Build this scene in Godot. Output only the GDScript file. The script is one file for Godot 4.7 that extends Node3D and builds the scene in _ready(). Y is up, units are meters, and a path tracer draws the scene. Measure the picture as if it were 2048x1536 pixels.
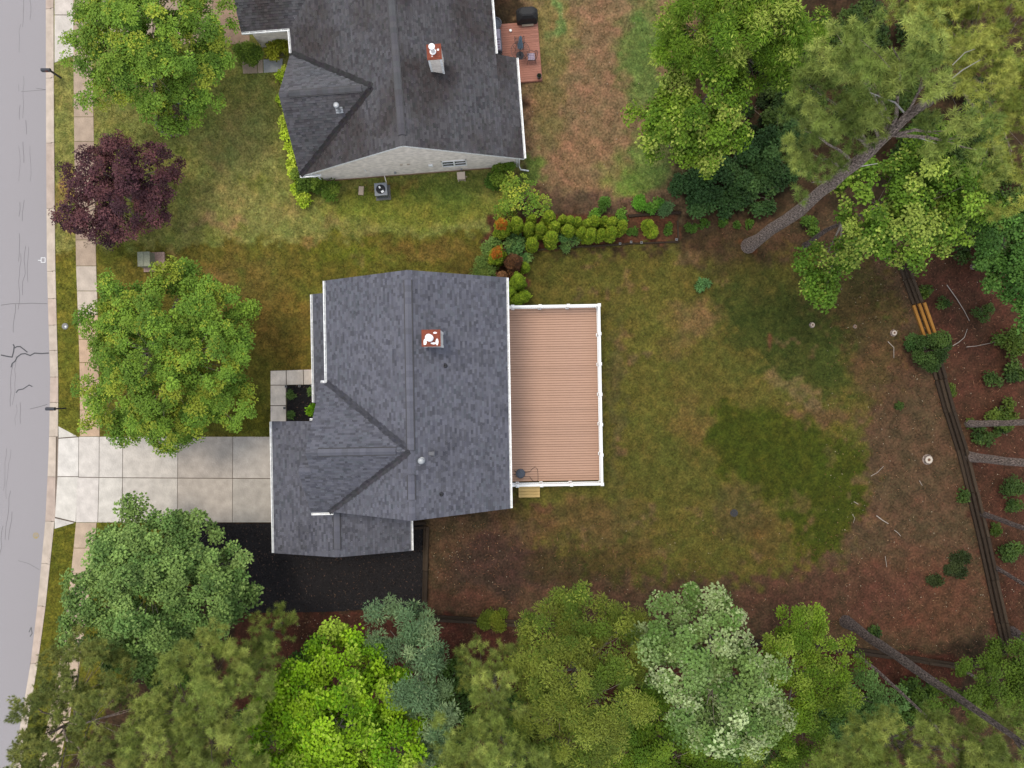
extends Node3D
# A plan-view survey of two suburban lots. Distances were read off the photograph: the drone hovered at
# height H over the origin; at(px, py, h) gives the place of a surveyed point that stands h metres above the lawn.
const H := 44.4
const F := 1422.0
const K := 1.9            # scene light on level ground: photo value = base colour * K
const PITCH := 0.6254

var rng := RandomNumberGenerator.new()
var used := {}
var M := {}
var T := {}
var SP := {}

# ------------------------------------------------------------------ helpers
func at(px: float, py: float, h := 0.0) -> Vector3:
	return Vector3((px - 1024.0) * (H - h) / F, h, (py - 768.0) * (H - h) / F)

func ph(r: float, g: float, b: float, k := 1.0) -> Color:
	var c := Color(r / 255.0, g / 255.0, b / 255.0).srgb_to_linear()
	return Color(c.r * k / K, c.g * k / K, c.b * k / K)

func rf(a: float, b: float) -> float:
	return rng.randf_range(a, b)

func numbered(called: String) -> String:
	var n: int = used.get(called, 0)
	used[called] = n + 1
	return called if n == 0 else "%s_%03d" % [called, n]

func thing(called: String, label: String, category: String, where := Vector3.ZERO, turn := 0.0, group := "") -> Node3D:
	var o := Node3D.new()
	o.name = numbered(called)
	add_child(o)
	o.position = where
	o.rotation.y = turn
	tag(o, label, category, group)
	return o

func tag(o: Node3D, label: String, category: String, group := "", kind := "") -> void:
	if label: o.set_meta("label", label)
	if category: o.set_meta("category", category)
	if group: o.set_meta("group", group)
	if kind: o.set_meta("kind", kind)

func put(mesh: Mesh, called: String, parent: Node3D, where := Transform3D.IDENTITY) -> MeshInstance3D:
	var o := MeshInstance3D.new()
	o.name = called
	o.mesh = mesh
	o.transform = where
	parent.add_child(o, true)
	return o

func setting(called: String) -> Node3D:
	var o := Node3D.new()
	o.name = called
	o.set_meta("kind", "structure")
	add_child(o)
	return o

class MB:
	var v := PackedVector3Array()
	var n := PackedVector3Array()
	var c := PackedColorArray()
	var col := Color.WHITE
	func tri(a: Vector3, b: Vector3, d: Vector3) -> void:
		var m := (b - a).cross(d - a).normalized()
		v.append(a); v.append(d); v.append(b)
		for i in 3:
			n.append(m); c.append(col)
	func stri(a: Vector3, b: Vector3, d: Vector3, na: Vector3, nb: Vector3, nd: Vector3) -> void:
		v.append(a); v.append(d); v.append(b)
		n.append(na); n.append(nd); n.append(nb)
		for i in 3: c.append(col)
	func quad(a: Vector3, b: Vector3, d: Vector3, e: Vector3) -> void:
		tri(a, b, d)
		tri(a, d, e)
	func slab(t: Transform3D, s: Vector3, bev := 0.0, top := true) -> void:
		# box centred on t, its upper edges chamfered by bev
		var h := s * 0.5
		var q := [Vector2(-h.x, -h.z), Vector2(-h.x, h.z), Vector2(h.x, h.z), Vector2(h.x, -h.z)]
		var lo := []
		var mid := []
		var up := []
		for p in q:
			lo.append(t * Vector3(p.x, -h.y, p.y))
			mid.append(t * Vector3(p.x, h.y - bev, p.y))
			up.append(t * Vector3(p.x - signf(p.x) * bev, h.y, p.y - signf(p.y) * bev))
		for i in 4:
			var j := (i + 1) % 4
			quad(lo[i], lo[j], mid[j], mid[i])
			if bev > 0.0: quad(mid[i], mid[j], up[j], up[i])
		quad(up[0], up[1], up[2], up[3])
		quad(lo[3], lo[2], lo[1], lo[0])
	func box(p: Vector3, s: Vector3, bev := 0.0, turn := 0.0) -> void:
		slab(Transform3D(Basis(Vector3.UP, turn), p), s, bev)
	func prism(poly: PackedVector2Array, y0: float, y1: float, bev := 0.0) -> void:
		# convex outline in x, z
		var cnt := poly.size()
		var area := 0.0
		for i in cnt:
			area += poly[i].cross(poly[(i + 1) % cnt])
		var p := poly.duplicate()
		if area > 0.0: p.reverse()
		var ins := PackedVector2Array()
		for i in cnt:
			var a := p[(i + cnt - 1) % cnt]
			var b := p[i]
			var d := p[(i + 1) % cnt]
			var e1 := (b - a).normalized()
			var e2 := (d - b).normalized()
			var n1 := Vector2(e1.y, -e1.x)
			var n2 := Vector2(e2.y, -e2.x)
			var bis := n1 + n2
			ins.append(b + bis * (bev / maxf(0.3, 1.0 + n1.dot(n2))))
		# make sure the inset goes inwards
		var cen := Vector2.ZERO
		for q in p: cen += q / cnt
		if cnt > 0 and (ins[0] - cen).length() > (p[0] - cen).length():
			for i in cnt: ins[i] = p[i] * 2.0 - ins[i]
		for i in cnt:
			var j := (i + 1) % cnt
			var a0 := Vector3(p[i].x, y0, p[i].y)
			var b0 := Vector3(p[j].x, y0, p[j].y)
			var a1 := Vector3(p[i].x, y1 - bev, p[i].y)
			var b1 := Vector3(p[j].x, y1 - bev, p[j].y)
			quad(a0, b0, b1, a1)
			if bev > 0.0: quad(a1, b1, Vector3(ins[j].x, y1, ins[j].y), Vector3(ins[i].x, y1, ins[i].y))
		for i in range(1, cnt - 1):
			tri(Vector3(ins[0].x, y1, ins[0].y), Vector3(ins[i].x, y1, ins[i].y), Vector3(ins[i + 1].x, y1, ins[i + 1].y))
	func tube(pts: Array, rad: Array, sides := 8, cap := true) -> void:
		var rings := []
		var nrm := []
		var side := Vector3.RIGHT
		for i in pts.size():
			var d: Vector3 = (pts[mini(i + 1, pts.size() - 1)] - pts[maxi(i - 1, 0)])
			d = d.normalized()
			if absf(side.dot(d)) > 0.9: side = Vector3.FORWARD if absf(d.z) < 0.9 else Vector3.UP
			side = (side - d * side.dot(d)).normalized()
			var up := d.cross(side)
			var ring := []
			var rn := []
			for k in sides:
				var a := TAU * k / sides
				var o := side * cos(a) + up * sin(a)
				rn.append(o)
				ring.append(pts[i] + o * rad[i])
			rings.append(ring)
			nrm.append(rn)
		for i in pts.size() - 1:
			for k in sides:
				var l := (k + 1) % sides
				stri(rings[i][k], rings[i][l], rings[i + 1][l], nrm[i][k], nrm[i][l], nrm[i + 1][l])
				stri(rings[i][k], rings[i + 1][l], rings[i + 1][k], nrm[i][k], nrm[i + 1][l], nrm[i + 1][k])
		if cap:
			var e := pts.size() - 1
			for k in range(1, sides - 1):
				tri(rings[0][0], rings[0][k + 1], rings[0][k])
				tri(rings[e][0], rings[e][k], rings[e][k + 1])
	func lathe(o: Vector3, prof: Array, sides := 16) -> void:
		# prof: Vector2(radius, height) from below upwards
		for i in prof.size() - 1:
			var a: Vector2 = prof[i]
			var b: Vector2 = prof[i + 1]
			for k in sides:
				var t0 := TAU * k / sides
				var t1 := TAU * (k + 1) / sides
				var d0 := Vector3(cos(t0), 0, sin(t0))
				var d1 := Vector3(cos(t1), 0, sin(t1))
				var u := Vector3.UP
				if b.x < 0.0001: tri(o + d0 * a.x + u * a.y, o + u * b.y, o + d1 * a.x + u * a.y)
				elif a.x < 0.0001: tri(o + u * a.y, o + d0 * b.x + u * b.y, o + d1 * b.x + u * b.y)
				else: quad(o + d0 * a.x + u * a.y, o + d0 * b.x + u * b.y, o + d1 * b.x + u * b.y, o + d1 * a.x + u * a.y)
	func mesh(m: Material) -> ArrayMesh:
		var arr := []
		arr.resize(Mesh.ARRAY_MAX)
		arr[Mesh.ARRAY_VERTEX] = v
		arr[Mesh.ARRAY_NORMAL] = n
		arr[Mesh.ARRAY_COLOR] = c
		var out := ArrayMesh.new()
		out.add_surface_from_arrays(Mesh.PRIMITIVE_TRIANGLES, arr)
		out.surface_set_material(0, m)
		return out

func box_part(parent: Node3D, called: String, m: Material, p: Vector3, s: Vector3, bev := 0.0, turn := 0.0) -> MeshInstance3D:
	var b := MB.new()
	b.slab(Transform3D.IDENTITY, s, bev)
	return put(b.mesh(m), called, parent, Transform3D(Basis(Vector3.UP, turn), p))

# ------------------------------------------------------------------ textures and materials
var mean_of := {}
func noise_tex(sd: int, freq: float, oct: int, lo: float, hi: float, sz := 512, stretch := Vector2.ONE, type := FastNoiseLite.TYPE_SIMPLEX_SMOOTH) -> ImageTexture:
	var im := noise_img(sd, freq, oct, lo, hi, sz, stretch, type)
	var t := ImageTexture.create_from_image(im)
	var sum := 0.0
	for i in 400: sum += im.get_pixel((i * 97) % im.get_width(), (i * 61) % im.get_height()).srgb_to_linear().g
	mean_of[t] = sum / 400.0
	return t

func noise_img(sd: int, freq: float, oct: int, lo: float, hi: float, sz := 512, stretch := Vector2.ONE, type := FastNoiseLite.TYPE_SIMPLEX_SMOOTH) -> Image:
	var f := FastNoiseLite.new()
	f.seed = sd
	f.noise_type = type
	f.frequency = freq
	f.fractal_octaves = oct
	var im := f.get_seamless_image(int(sz / stretch.x), int(sz / stretch.y))
	im.convert(Image.FORMAT_L8)
	var d := im.get_data()
	var lut := PackedByteArray()
	lut.resize(256)
	for i in 256: lut[i] = int(255.0 * lerpf(lo, hi, i / 255.0))
	for i in d.size(): d[i] = lut[d[i]]
	var o := Image.create_from_data(im.get_width(), im.get_height(), false, Image.FORMAT_L8, d)
	if stretch != Vector2.ONE: o.resize(sz, sz, Image.INTERPOLATE_CUBIC)
	o.convert(Image.FORMAT_RGB8)
	o.generate_mipmaps()
	return o

func normal_tex(sd: int, freq: float, oct: int, strength: float, sz := 512) -> ImageTexture:
	var im := noise_img(sd, freq, oct, 0.0, 1.0, sz)
	im.clear_mipmaps()
	im.bump_map_to_normal_map(strength)
	return ImageTexture.create_from_image(im)

func mat(c: Color, rough := 0.85, tex: Texture2D = null, scale := Vector3.ONE, nrm: Texture2D = null, nscale := 0.6, world := true, vertex := false) -> StandardMaterial3D:
	var m := StandardMaterial3D.new()
	var gain: float = 1.0 / mean_of[tex] if tex else 1.0
	m.albedo_color = Color(minf(1.0, c.r * gain), minf(1.0, c.g * gain), minf(1.0, c.b * gain)).linear_to_srgb()
	m.roughness = rough
	m.metallic_specular = 0.35
	m.vertex_color_use_as_albedo = vertex
	if tex:
		m.albedo_texture = tex
		m.uv1_triplanar = true
		m.uv1_world_triplanar = world
		m.uv1_scale = scale
	if nrm:
		m.normal_enabled = true
		m.normal_texture = nrm
		m.normal_scale = nscale
		m.uv1_triplanar = true
		m.uv1_world_triplanar = world
		m.uv1_scale = scale
	return m

func make_materials() -> void:
	T.grain = noise_tex(3, 0.09, 4, 0.72, 1.0)
	T.blot = noise_tex(5, 0.012, 5, 0.8, 1.0)
	T.speck = noise_tex(7, 0.22, 2, 0.7, 1.0)
	T.wood = noise_tex(9, 0.06, 4, 0.74, 1.0, 512, Vector2(8, 1))
	T.fine = noise_tex(10, 0.06, 4, 0.9, 1.0, 512, Vector2(8, 1))
	T.stain = noise_tex(6, 0.02, 5, 0.86, 1.0)
	T.bark = noise_tex(11, 0.07, 3, 0.1, 1.0, 512, Vector2(1, 2))
	T.ngrain = normal_tex(13, 0.1, 3, 3.0)
	T.nbark = normal_tex(15, 0.06, 3, 9.0)
	M.trim = mat(Color(0.72, 0.72, 0.71), 0.5, T.blot, Vector3.ONE * 0.6)
	M.rail = mat(Color(0.78, 0.78, 0.77), 0.4)
	M.siding = mat(Color(0.7, 0.63, 0.565), 0.7, T.blot, Vector3(0.35, 0.5, 0.35))
	M.siding_white = mat(Color(0.6, 0.6, 0.58), 0.7, T.blot, Vector3(0.35, 0.5, 0.35))
	M.shingle = mat(Color.WHITE, 0.75, null, Vector3.ONE * 1.3, T.ngrain, 0.35, true, true)
	M.deckroof = mat(Color(0.09, 0.09, 0.09), 0.9)
	M.rust = mat(ph(160, 84, 62), 0.75, T.blot, Vector3.ONE * 1.7)
	M.metal = mat(Color(0.3, 0.31, 0.32), 0.45)
	M.metal.metallic = 0.3
	M.black = mat(Color(0.02, 0.02, 0.021), 0.65, T.grain, Vector3.ONE * 2.0)
	M.dark = mat(Color(0.035, 0.035, 0.04), 0.5)
	M.glass = mat(Color(0.03, 0.035, 0.04), 0.08)
	M.concrete = mat(Color.WHITE, 0.9, T.stain, Vector3.ONE * 0.13, T.ngrain, 0.3, true, true)
	M.asphalt = mat(ph(186, 180, 182), 0.92, T.speck, Vector3.ONE * 0.9, T.ngrain, 0.6)
	M.tar = mat(Color(0.05, 0.05, 0.055), 0.6)
	M.seam = mat(Color(0.11, 0.105, 0.105), 0.9, T.speck, Vector3.ONE * 1.1)
	M.bark = mat(Color(0.2, 0.155, 0.132), 0.95, T.bark, Vector3(0.5, 0.22, 0.5), T.nbark, 1.0)
	M.barkdark = mat(Color(0.11, 0.085, 0.075), 0.95, T.bark, Vector3(0.5, 0.22, 0.5), T.nbark, 1.0)
	M.twig = mat(Color(0.2, 0.17, 0.14), 0.95)
	M.dead = mat(Color(0.3, 0.255, 0.215), 0.9, T.grain, Vector3.ONE * 3.0)
	M.timber = mat(ph(84, 69, 54), 0.95, T.wood, Vector3(0.5, 1.5, 1.5), T.nbark, 0.5, false)
	M.timber2 = mat(ph(70, 57, 45), 0.95, T.wood, Vector3(0.6, 1.7, 1.7), T.nbark, 0.5, false)
	M.pine = mat(ph(244, 208, 138), 0.8, T.wood, Vector3(0.5, 1.2, 2.2), null, 0.5, false)
	M.newlumber = mat(ph(196, 138, 62), 0.8, T.wood, Vector3(0.5, 1.2, 2.2), null, 0.5, false)
	M.deck = []
	for k in 5:
		var w := rf(0.98, 1.02)
		M.deck.append(mat(ph(228 * w, 184 * w, 158 * w), 0.8, T.fine, Vector3(0.21 + 0.05 * k, 1.1, 2.0 + 0.3 * k), T.ngrain, 0.25, false))
	M.deckold = []
	for k in 4:
		var w := rf(0.92, 1.06)
		M.deckold.append(mat(ph(204 * w, 142 * w, 122 * w), 0.85, T.wood, Vector3(0.3 + 0.05 * k, 1.1, 2.0 + 0.3 * k), T.ngrain, 0.25, false))
	M.leaf = StandardMaterial3D.new()
	M.leaf.vertex_color_use_as_albedo = true
	M.leaf.roughness = 0.6
	M.leaf.metallic_specular = 0.3
	M.leaf.cull_mode = BaseMaterial3D.CULL_DISABLED
	M.leaf.backlight_enabled = true
	M.leaf.backlight = Color(0.55, 0.6, 0.3)
	M.needle = M.leaf.duplicate()
	M.needle.backlight = Color(0.3, 0.32, 0.2)
	M.grass = M.leaf.duplicate()
	M.grass.roughness = 0.8
	M.litter = M.leaf.duplicate()
	M.litter.backlight_enabled = false
	M.litter.roughness = 0.9

# ------------------------------------------------------------------ leaves
func sprig(leaves: int, length: float, width: float, spread: float, droop: float, sd: int) -> ArrayMesh:
	var r := RandomNumberGenerator.new()
	r.seed = sd
	var b := MB.new()
	for i in leaves:
		var a := TAU * i / leaves + r.randf_range(-0.5, 0.5)
		var o := Vector3(cos(a), 0, sin(a)) * spread * sqrt(r.randf()) + Vector3.UP * r.randf_range(-0.5, 0.5) * spread
		var d := Vector3(cos(a), r.randf_range(-droop, 0.45), sin(a)).normalized()
		var s := d.cross(Vector3.UP).normalized()
		s = s.rotated(d, r.randf_range(-0.7, 0.7))
		var l := length * r.randf_range(0.75, 1.2)
		var up := s.cross(d)
		var w := width * 0.5 * r.randf_range(0.8, 1.2)
		var g := r.randf_range(0.8, 1.15)
		b.col = Color(g, g, g)
		var m := o + d * l * 0.45
		b.tri(o, m + s * w + up * w * 0.35, o + d * l - up * l * 0.12)
		b.tri(o, o + d * l - up * l * 0.12, m - s * w + up * w * 0.35)
	return b.mesh(M.leaf)

func tuft(needles: int, length: float, width: float, sd: int) -> ArrayMesh:
	var r := RandomNumberGenerator.new()
	r.seed = sd
	var b := MB.new()
	for i in needles:
		var a := TAU * i * 0.618 + r.randf_range(-0.3, 0.3)
		var y := r.randf_range(-0.35, 0.95)
		var d := Vector3(cos(a) * sqrt(1.0 - y * y), y, sin(a) * sqrt(1.0 - y * y)).normalized()
		var s := d.cross(Vector3(0.3, 1, 0.2)).normalized() * width * 0.5
		var l := length * r.randf_range(0.75, 1.15)
		var g := r.randf_range(0.75, 1.2)
		b.col = Color(g, g, g)
		var o := Vector3.UP * r.randf_range(-0.4, 0.3) * length * 0.6
		b.tri(o - s, o + s, o + d * l)
	return b.mesh(M.needle)

func blades(count: int, height: float, width: float, spread: float, sd: int) -> ArrayMesh:
	var r := RandomNumberGenerator.new()
	r.seed = sd
	var b := MB.new()
	for i in count:
		var a := r.randf() * TAU
		var o := Vector3(cos(a), 0, sin(a)) * spread * sqrt(r.randf())
		var lean := Vector3(r.randf_range(-1, 1), r.randf_range(0.25, 0.8), r.randf_range(-1, 1)).normalized()
		var s := lean.cross(Vector3(r.randf_range(-0.5, 0.5), 1, r.randf_range(-0.5, 0.5))).normalized() * width * 0.5
		var g := r.randf_range(0.75, 1.2)
		b.col = Color(g, g, g)
		b.tri(o - s, o + s, o + lean * height * r.randf_range(0.6, 1.2))
	return b.mesh(M.grass)

func flat_leaf(length: float, width: float) -> ArrayMesh:
	var b := MB.new()
	var t := Vector3(length * 0.5, 0.012, 0)
	var e := Vector3(-length * 0.5, 0.0, 0)
	b.tri(e, Vector3(0, 0.003, width * 0.5), t)
	b.tri(e, t, Vector3(0, 0.006, -width * 0.5))
	return b.mesh(M.litter)

func make_sprigs() -> void:
	SP.broad = sprig(11, 0.125, 0.1, 0.15, 0.3, 21)
	SP.big = sprig(10, 0.18, 0.13, 0.17, 0.35, 22)
	SP.small = sprig(12, 0.085, 0.06, 0.12, 0.3, 23)
	SP.narrow = sprig(16, 0.16, 0.04, 0.16, 0.3, 24)
	SP.pine = tuft(34, 0.23, 0.02, 25)
	SP.cedar = tuft(30, 0.15, 0.022, 26)
	SP.arbor = sprig(12, 0.1, 0.045, 0.05, -0.1, 27)
	SP.strap = sprig(11, 0.3, 0.1, 0.05, 0.2, 28)
	SP.grass = blades(9, 0.06, 0.013, 0.07, 29)
	SP.leaf = flat_leaf(0.09, 0.05)
	SP.chip = flat_leaf(0.1, 0.028)
	SP.straw = flat_leaf(0.24, 0.02)

func cloud_of(called: String, parent: Node3D, mesh: Mesh, xf: Array, cols: PackedColorArray) -> MultiMeshInstance3D:
	var mm := MultiMesh.new()
	mm.transform_format = MultiMesh.TRANSFORM_3D
	mm.use_colors = true
	mm.mesh = mesh
	mm.instance_count = xf.size()
	for i in xf.size():
		mm.set_instance_transform(i, xf[i])
		mm.set_instance_color(i, cols[i])
	var o := MultiMeshInstance3D.new()
	o.name = called
	o.multimesh = mm
	parent.add_child(o, true)
	return o

# Foliage gathered into one real mesh: each sprig is a copy of the kind's mesh in one of the palette's tones.
const TONES := [0.66, 0.8, 0.94, 1.08, 1.24]
var tone_cache := {}
var leaf_tris := 0
class Foliage:
	var st := SurfaceTool.new()
	var kinds := []
	var n := 0

func foliage(mesh: ArrayMesh, pl: Array) -> Foliage:
	var f := Foliage.new()
	f.st.begin(Mesh.PRIMITIVE_TRIANGLES)
	for c in pl:
		for t in TONES:
			var key := [mesh, c, t]
			if not tone_cache.has(key):
				var a := mesh.surface_get_arrays(0)
				var col: PackedColorArray = a[Mesh.ARRAY_COLOR]
				for i in col.size(): col[i] = Color(col[i].r * c.r * t, col[i].g * c.g * t, col[i].b * c.b * t)
				a[Mesh.ARRAY_COLOR] = col
				var m := ArrayMesh.new()
				m.add_surface_from_arrays(Mesh.PRIMITIVE_TRIANGLES, a)
				tone_cache[key] = m
			f.kinds.append(tone_cache[key])
	return f

func add_sprig(f: Foliage, which: int, tone: float, x: Transform3D) -> void:
	f.st.append_from(f.kinds[which * 5 + clampi(int(tone * 5.0), 0, 4)], 0, x)
	f.n += 1

func finish(f: Foliage, called: String, parent: Node3D, mesh: ArrayMesh) -> MeshInstance3D:
	leaf_tris += f.n * mesh.surface_get_array_len(0) / 3
	f.st.set_material(mesh.surface_get_material(0))
	return put(f.st.commit(), called, parent)

func facing(up: Vector3, spin: float, s: float) -> Basis:
	var y := up.normalized()
	var x := y.cross(Vector3.FORWARD if absf(y.z) < 0.9 else Vector3.RIGHT).normalized()
	var b := Basis(x, y, x.cross(y))
	return (b * Basis(Vector3.UP, spin)).scaled(Vector3.ONE * s)

func pick(pal: Array) -> Color:
	return pal[rng.randi() % pal.size()]

# A tree: trunk, limbs and a crown of leaf sprigs gathered in clumps.
# lobes: [px, py, height, radius in px] of the crown's lobes, as surveyed.
func tree(called: String, label: String, group: String, lobes: Array, pal: Array, mesh: Mesh, o := {}) -> Node3D:
	var dens: float = o.get("density", 30.0)
	var clump: float = o.get("clump", 0.55)
	var size: float = o.get("size", 1.0)
	var flat: float = o.get("flat", 0.8)
	var trunk_r: float = o.get("trunk", 0.17)
	var bark: Material = o.get("bark", M.bark)
	var pine: bool = o.get("pine", false)
	var cs := []
	var mid := Vector3.ZERO
	var top := 0.0
	for l in lobes:
		var c := at(l[0], l[1], l[2])
		cs.append([c, l[3] * (H - l[2]) / F, l[4] if l.size() > 4 else 1.0])
		mid += c / lobes.size()
		top = maxf(top, l[2])
	var lean: float = o.get("lean", 0.45)      # trees at the wood's edge lean in towards the open yard
	var under := mid * (H / (H - mid.y))
	var base: Vector3 = o.get("base", Vector3(mid.x, 0, mid.z).lerp(Vector3(under.x, 0, under.z), lean))
	var root := thing(called, label, o.get("category", "tree"), base, 0.0, group)
	var path: Array = o.get("path", [])
	if path.is_empty():
		var bend := Vector3(rf(-0.25, 0.25), 0, rf(-0.25, 0.25))
		for k in 6:
			var t := k / 5.0
			var q := base.lerp(Vector3(mid.x, 0, mid.z), smoothstep(0.1, 1.0, t)) + bend * sin(t * 3.0) + Vector3.UP * top * 0.92 * t
			path.append(q)
	var b := MB.new()
	var pts := []
	var rad := []
	var fine := []
	for k in path.size() - 1:
		for i in 4: fine.append(path[k].lerp(path[k + 1], i / 4.0))
	fine.append(path[-1])
	for k in fine.size():
		var t: float = float(k) / (fine.size() - 1)
		pts.append(fine[k] - base + Vector3(rf(-1, 1), 0, rf(-1, 1)) * trunk_r * 0.12)
		rad.append(trunk_r * lerpf(1.0, 0.22, t) * (1.35 if k == 0 else 1.0) * rf(0.94, 1.06))
	pts[0].y = -0.05
	b.tube(pts, rad, 12)
	put(b.mesh(bark), "trunk", root)
	var fo := foliage(mesh, pal)
	for c in cs:
		var cen: Vector3 = c[0]
		var r: float = c[1]
		var dn: float = c[2]
		# the limb that carries this lobe
		var hgt := clampf(cen.y - r * 0.9, top * 0.2, top * 0.8)
		var foot: Vector3 = pts[0] + base
		for q in pts:
			if q.y <= hgt: foot = q + base
		var lb := MB.new()
		var tip := cen - Vector3.UP * r * 0.1
		var lp := []
		var lr := []
		for k in 6:
			var t := k / 5.0
			lp.append(foot.lerp(tip, t) - base + Vector3.UP * sin(t * PI) * 0.12 * foot.distance_to(tip) + Vector3(rf(-1, 1), rf(-1, 1), rf(-1, 1)) * 0.06 * r)
			lr.append(lerpf(minf(trunk_r * 0.42, 0.085), 0.015, t))
		lp[0] = foot - base
		lb.tube(lp, lr, 6)
		var nc := maxi(3, int(1.7 * r * r / (clump * clump)))
		var twist := rf(0, TAU)
		for i in nc:
			# clumps spread over the lobe, most of them near its skin
			var y := rf(-0.55, 1.0)
			var a := twist + i * 2.39996
			var dir := Vector3(cos(a) * sqrt(maxf(0.0, 1.0 - y * y)), y, sin(a) * sqrt(maxf(0.0, 1.0 - y * y)))
			var far := r * rf(0.5, 1.06)
			var cc := cen + Vector3(dir.x, dir.y * flat, dir.z) * far
			var cr := clump * rf(0.6, 1.25)
			var tint := rng.randi() % pal.size()
			var shade := rf(0.25, 0.75)
			if i % 3 == 0:
				var s0: Vector3 = lp[3 + i % 3]
				lb.tube([s0, s0.lerp(cc - base, 0.5) + Vector3(rf(-1, 1), rf(0, 1), rf(-1, 1)) * 0.1, cc - base], [0.022, 0.013, 0.006], 4, false)
			var ns := int(dens * cr * cr * 3.6 * dn * rf(0.75, 1.2))
			for k in ns:
				var d2 := Vector3(rng.randfn(), rng.randfn(), rng.randfn()).normalized()
				if d2.y < -0.2: d2.y *= -0.5
				var p := cc + Vector3(d2.x, d2.y * 0.75, d2.z) * cr * pow(rng.randf(), 0.45)
				var up := (Vector3.UP * (0.75 if not pine else 0.6) + d2 * 0.55 + dir * 0.35 + Vector3(rf(-1, 1), rf(-1, 1), rf(-1, 1)) * 0.35)
				add_sprig(fo, tint if rng.randf() < 0.7 else rng.randi() % pal.size(), shade + rf(-0.3, 0.3), Transform3D(facing(up, rf(0, TAU), size * rf(0.72, 1.25)), p - base))
		put(lb.mesh(M.twig if not pine else bark), "branch", root)
	finish(fo, "crown", root, mesh)
	return root

# A low bush or plant: stems and one mass of foliage.
func bush(called: String, label: String, category: String, group: String, px: float, py: float, r: float, h: float, pal: Array, mesh: Mesh, dens := 60.0, size := 1.0, ground := 0.0) -> Node3D:
	var base := at(px, py, h * 0.5)
	base.y = ground
	var root := thing(called, label, category, base, 0.0, group)
	var sb := MB.new()
	for i in 5:
		var a := TAU * i / 5.0 + rf(-0.4, 0.4)
		var tip := Vector3(cos(a) * r * 0.6, h * 0.75, sin(a) * r * 0.6)
		sb.tube([Vector3(cos(a), 0, sin(a)) * 0.03 - Vector3.UP * 0.03, tip * 0.5 + Vector3.UP * h * 0.1, tip], [0.016, 0.011, 0.004], 5, false)
	put(sb.mesh(M.twig), "stems", root)
	var fo := foliage(mesh, pal)
	var lob := []
	for i in maxi(4, int(r * 9)):
		var a := rf(0, TAU)
		var d := sqrt(rng.randf()) * r * 0.8
		lob.append(Vector3(cos(a) * d, h * rf(0.45, 0.85) * (1.0 - 0.35 * d / r), sin(a) * d))
	for q in lob:
		var tint := rng.randi() % pal.size()
		var shade := rf(0.3, 0.7)
		var rr := minf(r * 0.5, 0.42) * rf(0.7, 1.1)
		for k in int(dens * rr * rr * 4.0) + 3:
			var d2 := Vector3(rng.randfn(), rng.randfn(), rng.randfn()).normalized()
			if d2.y < -0.3: d2.y *= -0.5
			var p: Vector3 = q + Vector3(d2.x, d2.y * minf(1.0, h / r * 0.8), d2.z) * rr * pow(rng.randf(), 0.4)
			p.y = maxf(p.y, 0.03)
			add_sprig(fo, tint, shade + rf(-0.3, 0.3), Transform3D(facing(Vector3.UP * 0.8 + d2 * 0.8, rf(0, TAU), size * rf(0.75, 1.2)), p))
	finish(fo, "foliage", root, mesh)
	return root

func arborvitae(label: String, px: float, py: float, r: float, h: float, pal: Array, tip_pal: Array, group := "arborvitae of the hedge bed") -> void:
	# px, py: the tip as surveyed
	var top := at(px, py, h)
	var root := thing("arborvitae", label, "shrub", Vector3(top.x, 0, top.z), 0.0, group)
	var sb := MB.new()
	sb.tube([Vector3(0, -0.03, 0), Vector3(0, h * 0.5, 0), Vector3(0, h * 0.9, 0)], [0.045, 0.03, 0.008], 6)
	put(sb.mesh(M.bark), "trunk", root)
	var fo := foliage(SP.arbor, pal + tip_pal)
	var count := int(760 * r * h)
	var ph1 := rf(0, TAU)
	var knob := []
	for i in 26: knob.append([rf(0, TAU), rf(0.1, 0.98), rf(0.15, 0.36)])
	for i in count:
		var t := pow(rng.randf(), 1.15)          # 0 base, 1 tip
		var a := rf(0, TAU)
		var prof := r * pow(1.0 - pow(t, 2.8), 0.7) * (0.82 + 0.18 * smoothstep(0.0, 0.3, t)) * (0.76 + 0.1 * sin(t * 9.0 + a * 2.0 + ph1))
		for kn in knob:
			var da := absf(angle_difference(a, kn[0]))
			if da < 0.4 and absf(t - kn[1]) < 0.1: prof += kn[2] * (1.0 - da / 0.4) * (1.0 - absf(t - kn[1]) / 0.1) * r
		var q := prof * rf(0.78, 1.06)
		var dir := Vector3(cos(a), 0, sin(a))
		var p := dir * q + Vector3.UP * (0.05 + t * (h - 0.08))
		var which := rng.randi() % pal.size()
		if t > 0.8 and not tip_pal.is_empty() and rng.randf() < 0.8: which = pal.size() + rng.randi() % tip_pal.size()
		add_sprig(fo, which, rng.randf(), Transform3D(facing(dir * (1.1 - t) + Vector3.UP * 0.9 + Vector3(rf(-1, 1), rf(-1, 1), rf(-1, 1)) * 0.3, rf(0, TAU), rf(0.75, 1.25)), p))
	finish(fo, "foliage", root, SP.arbor)

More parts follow.
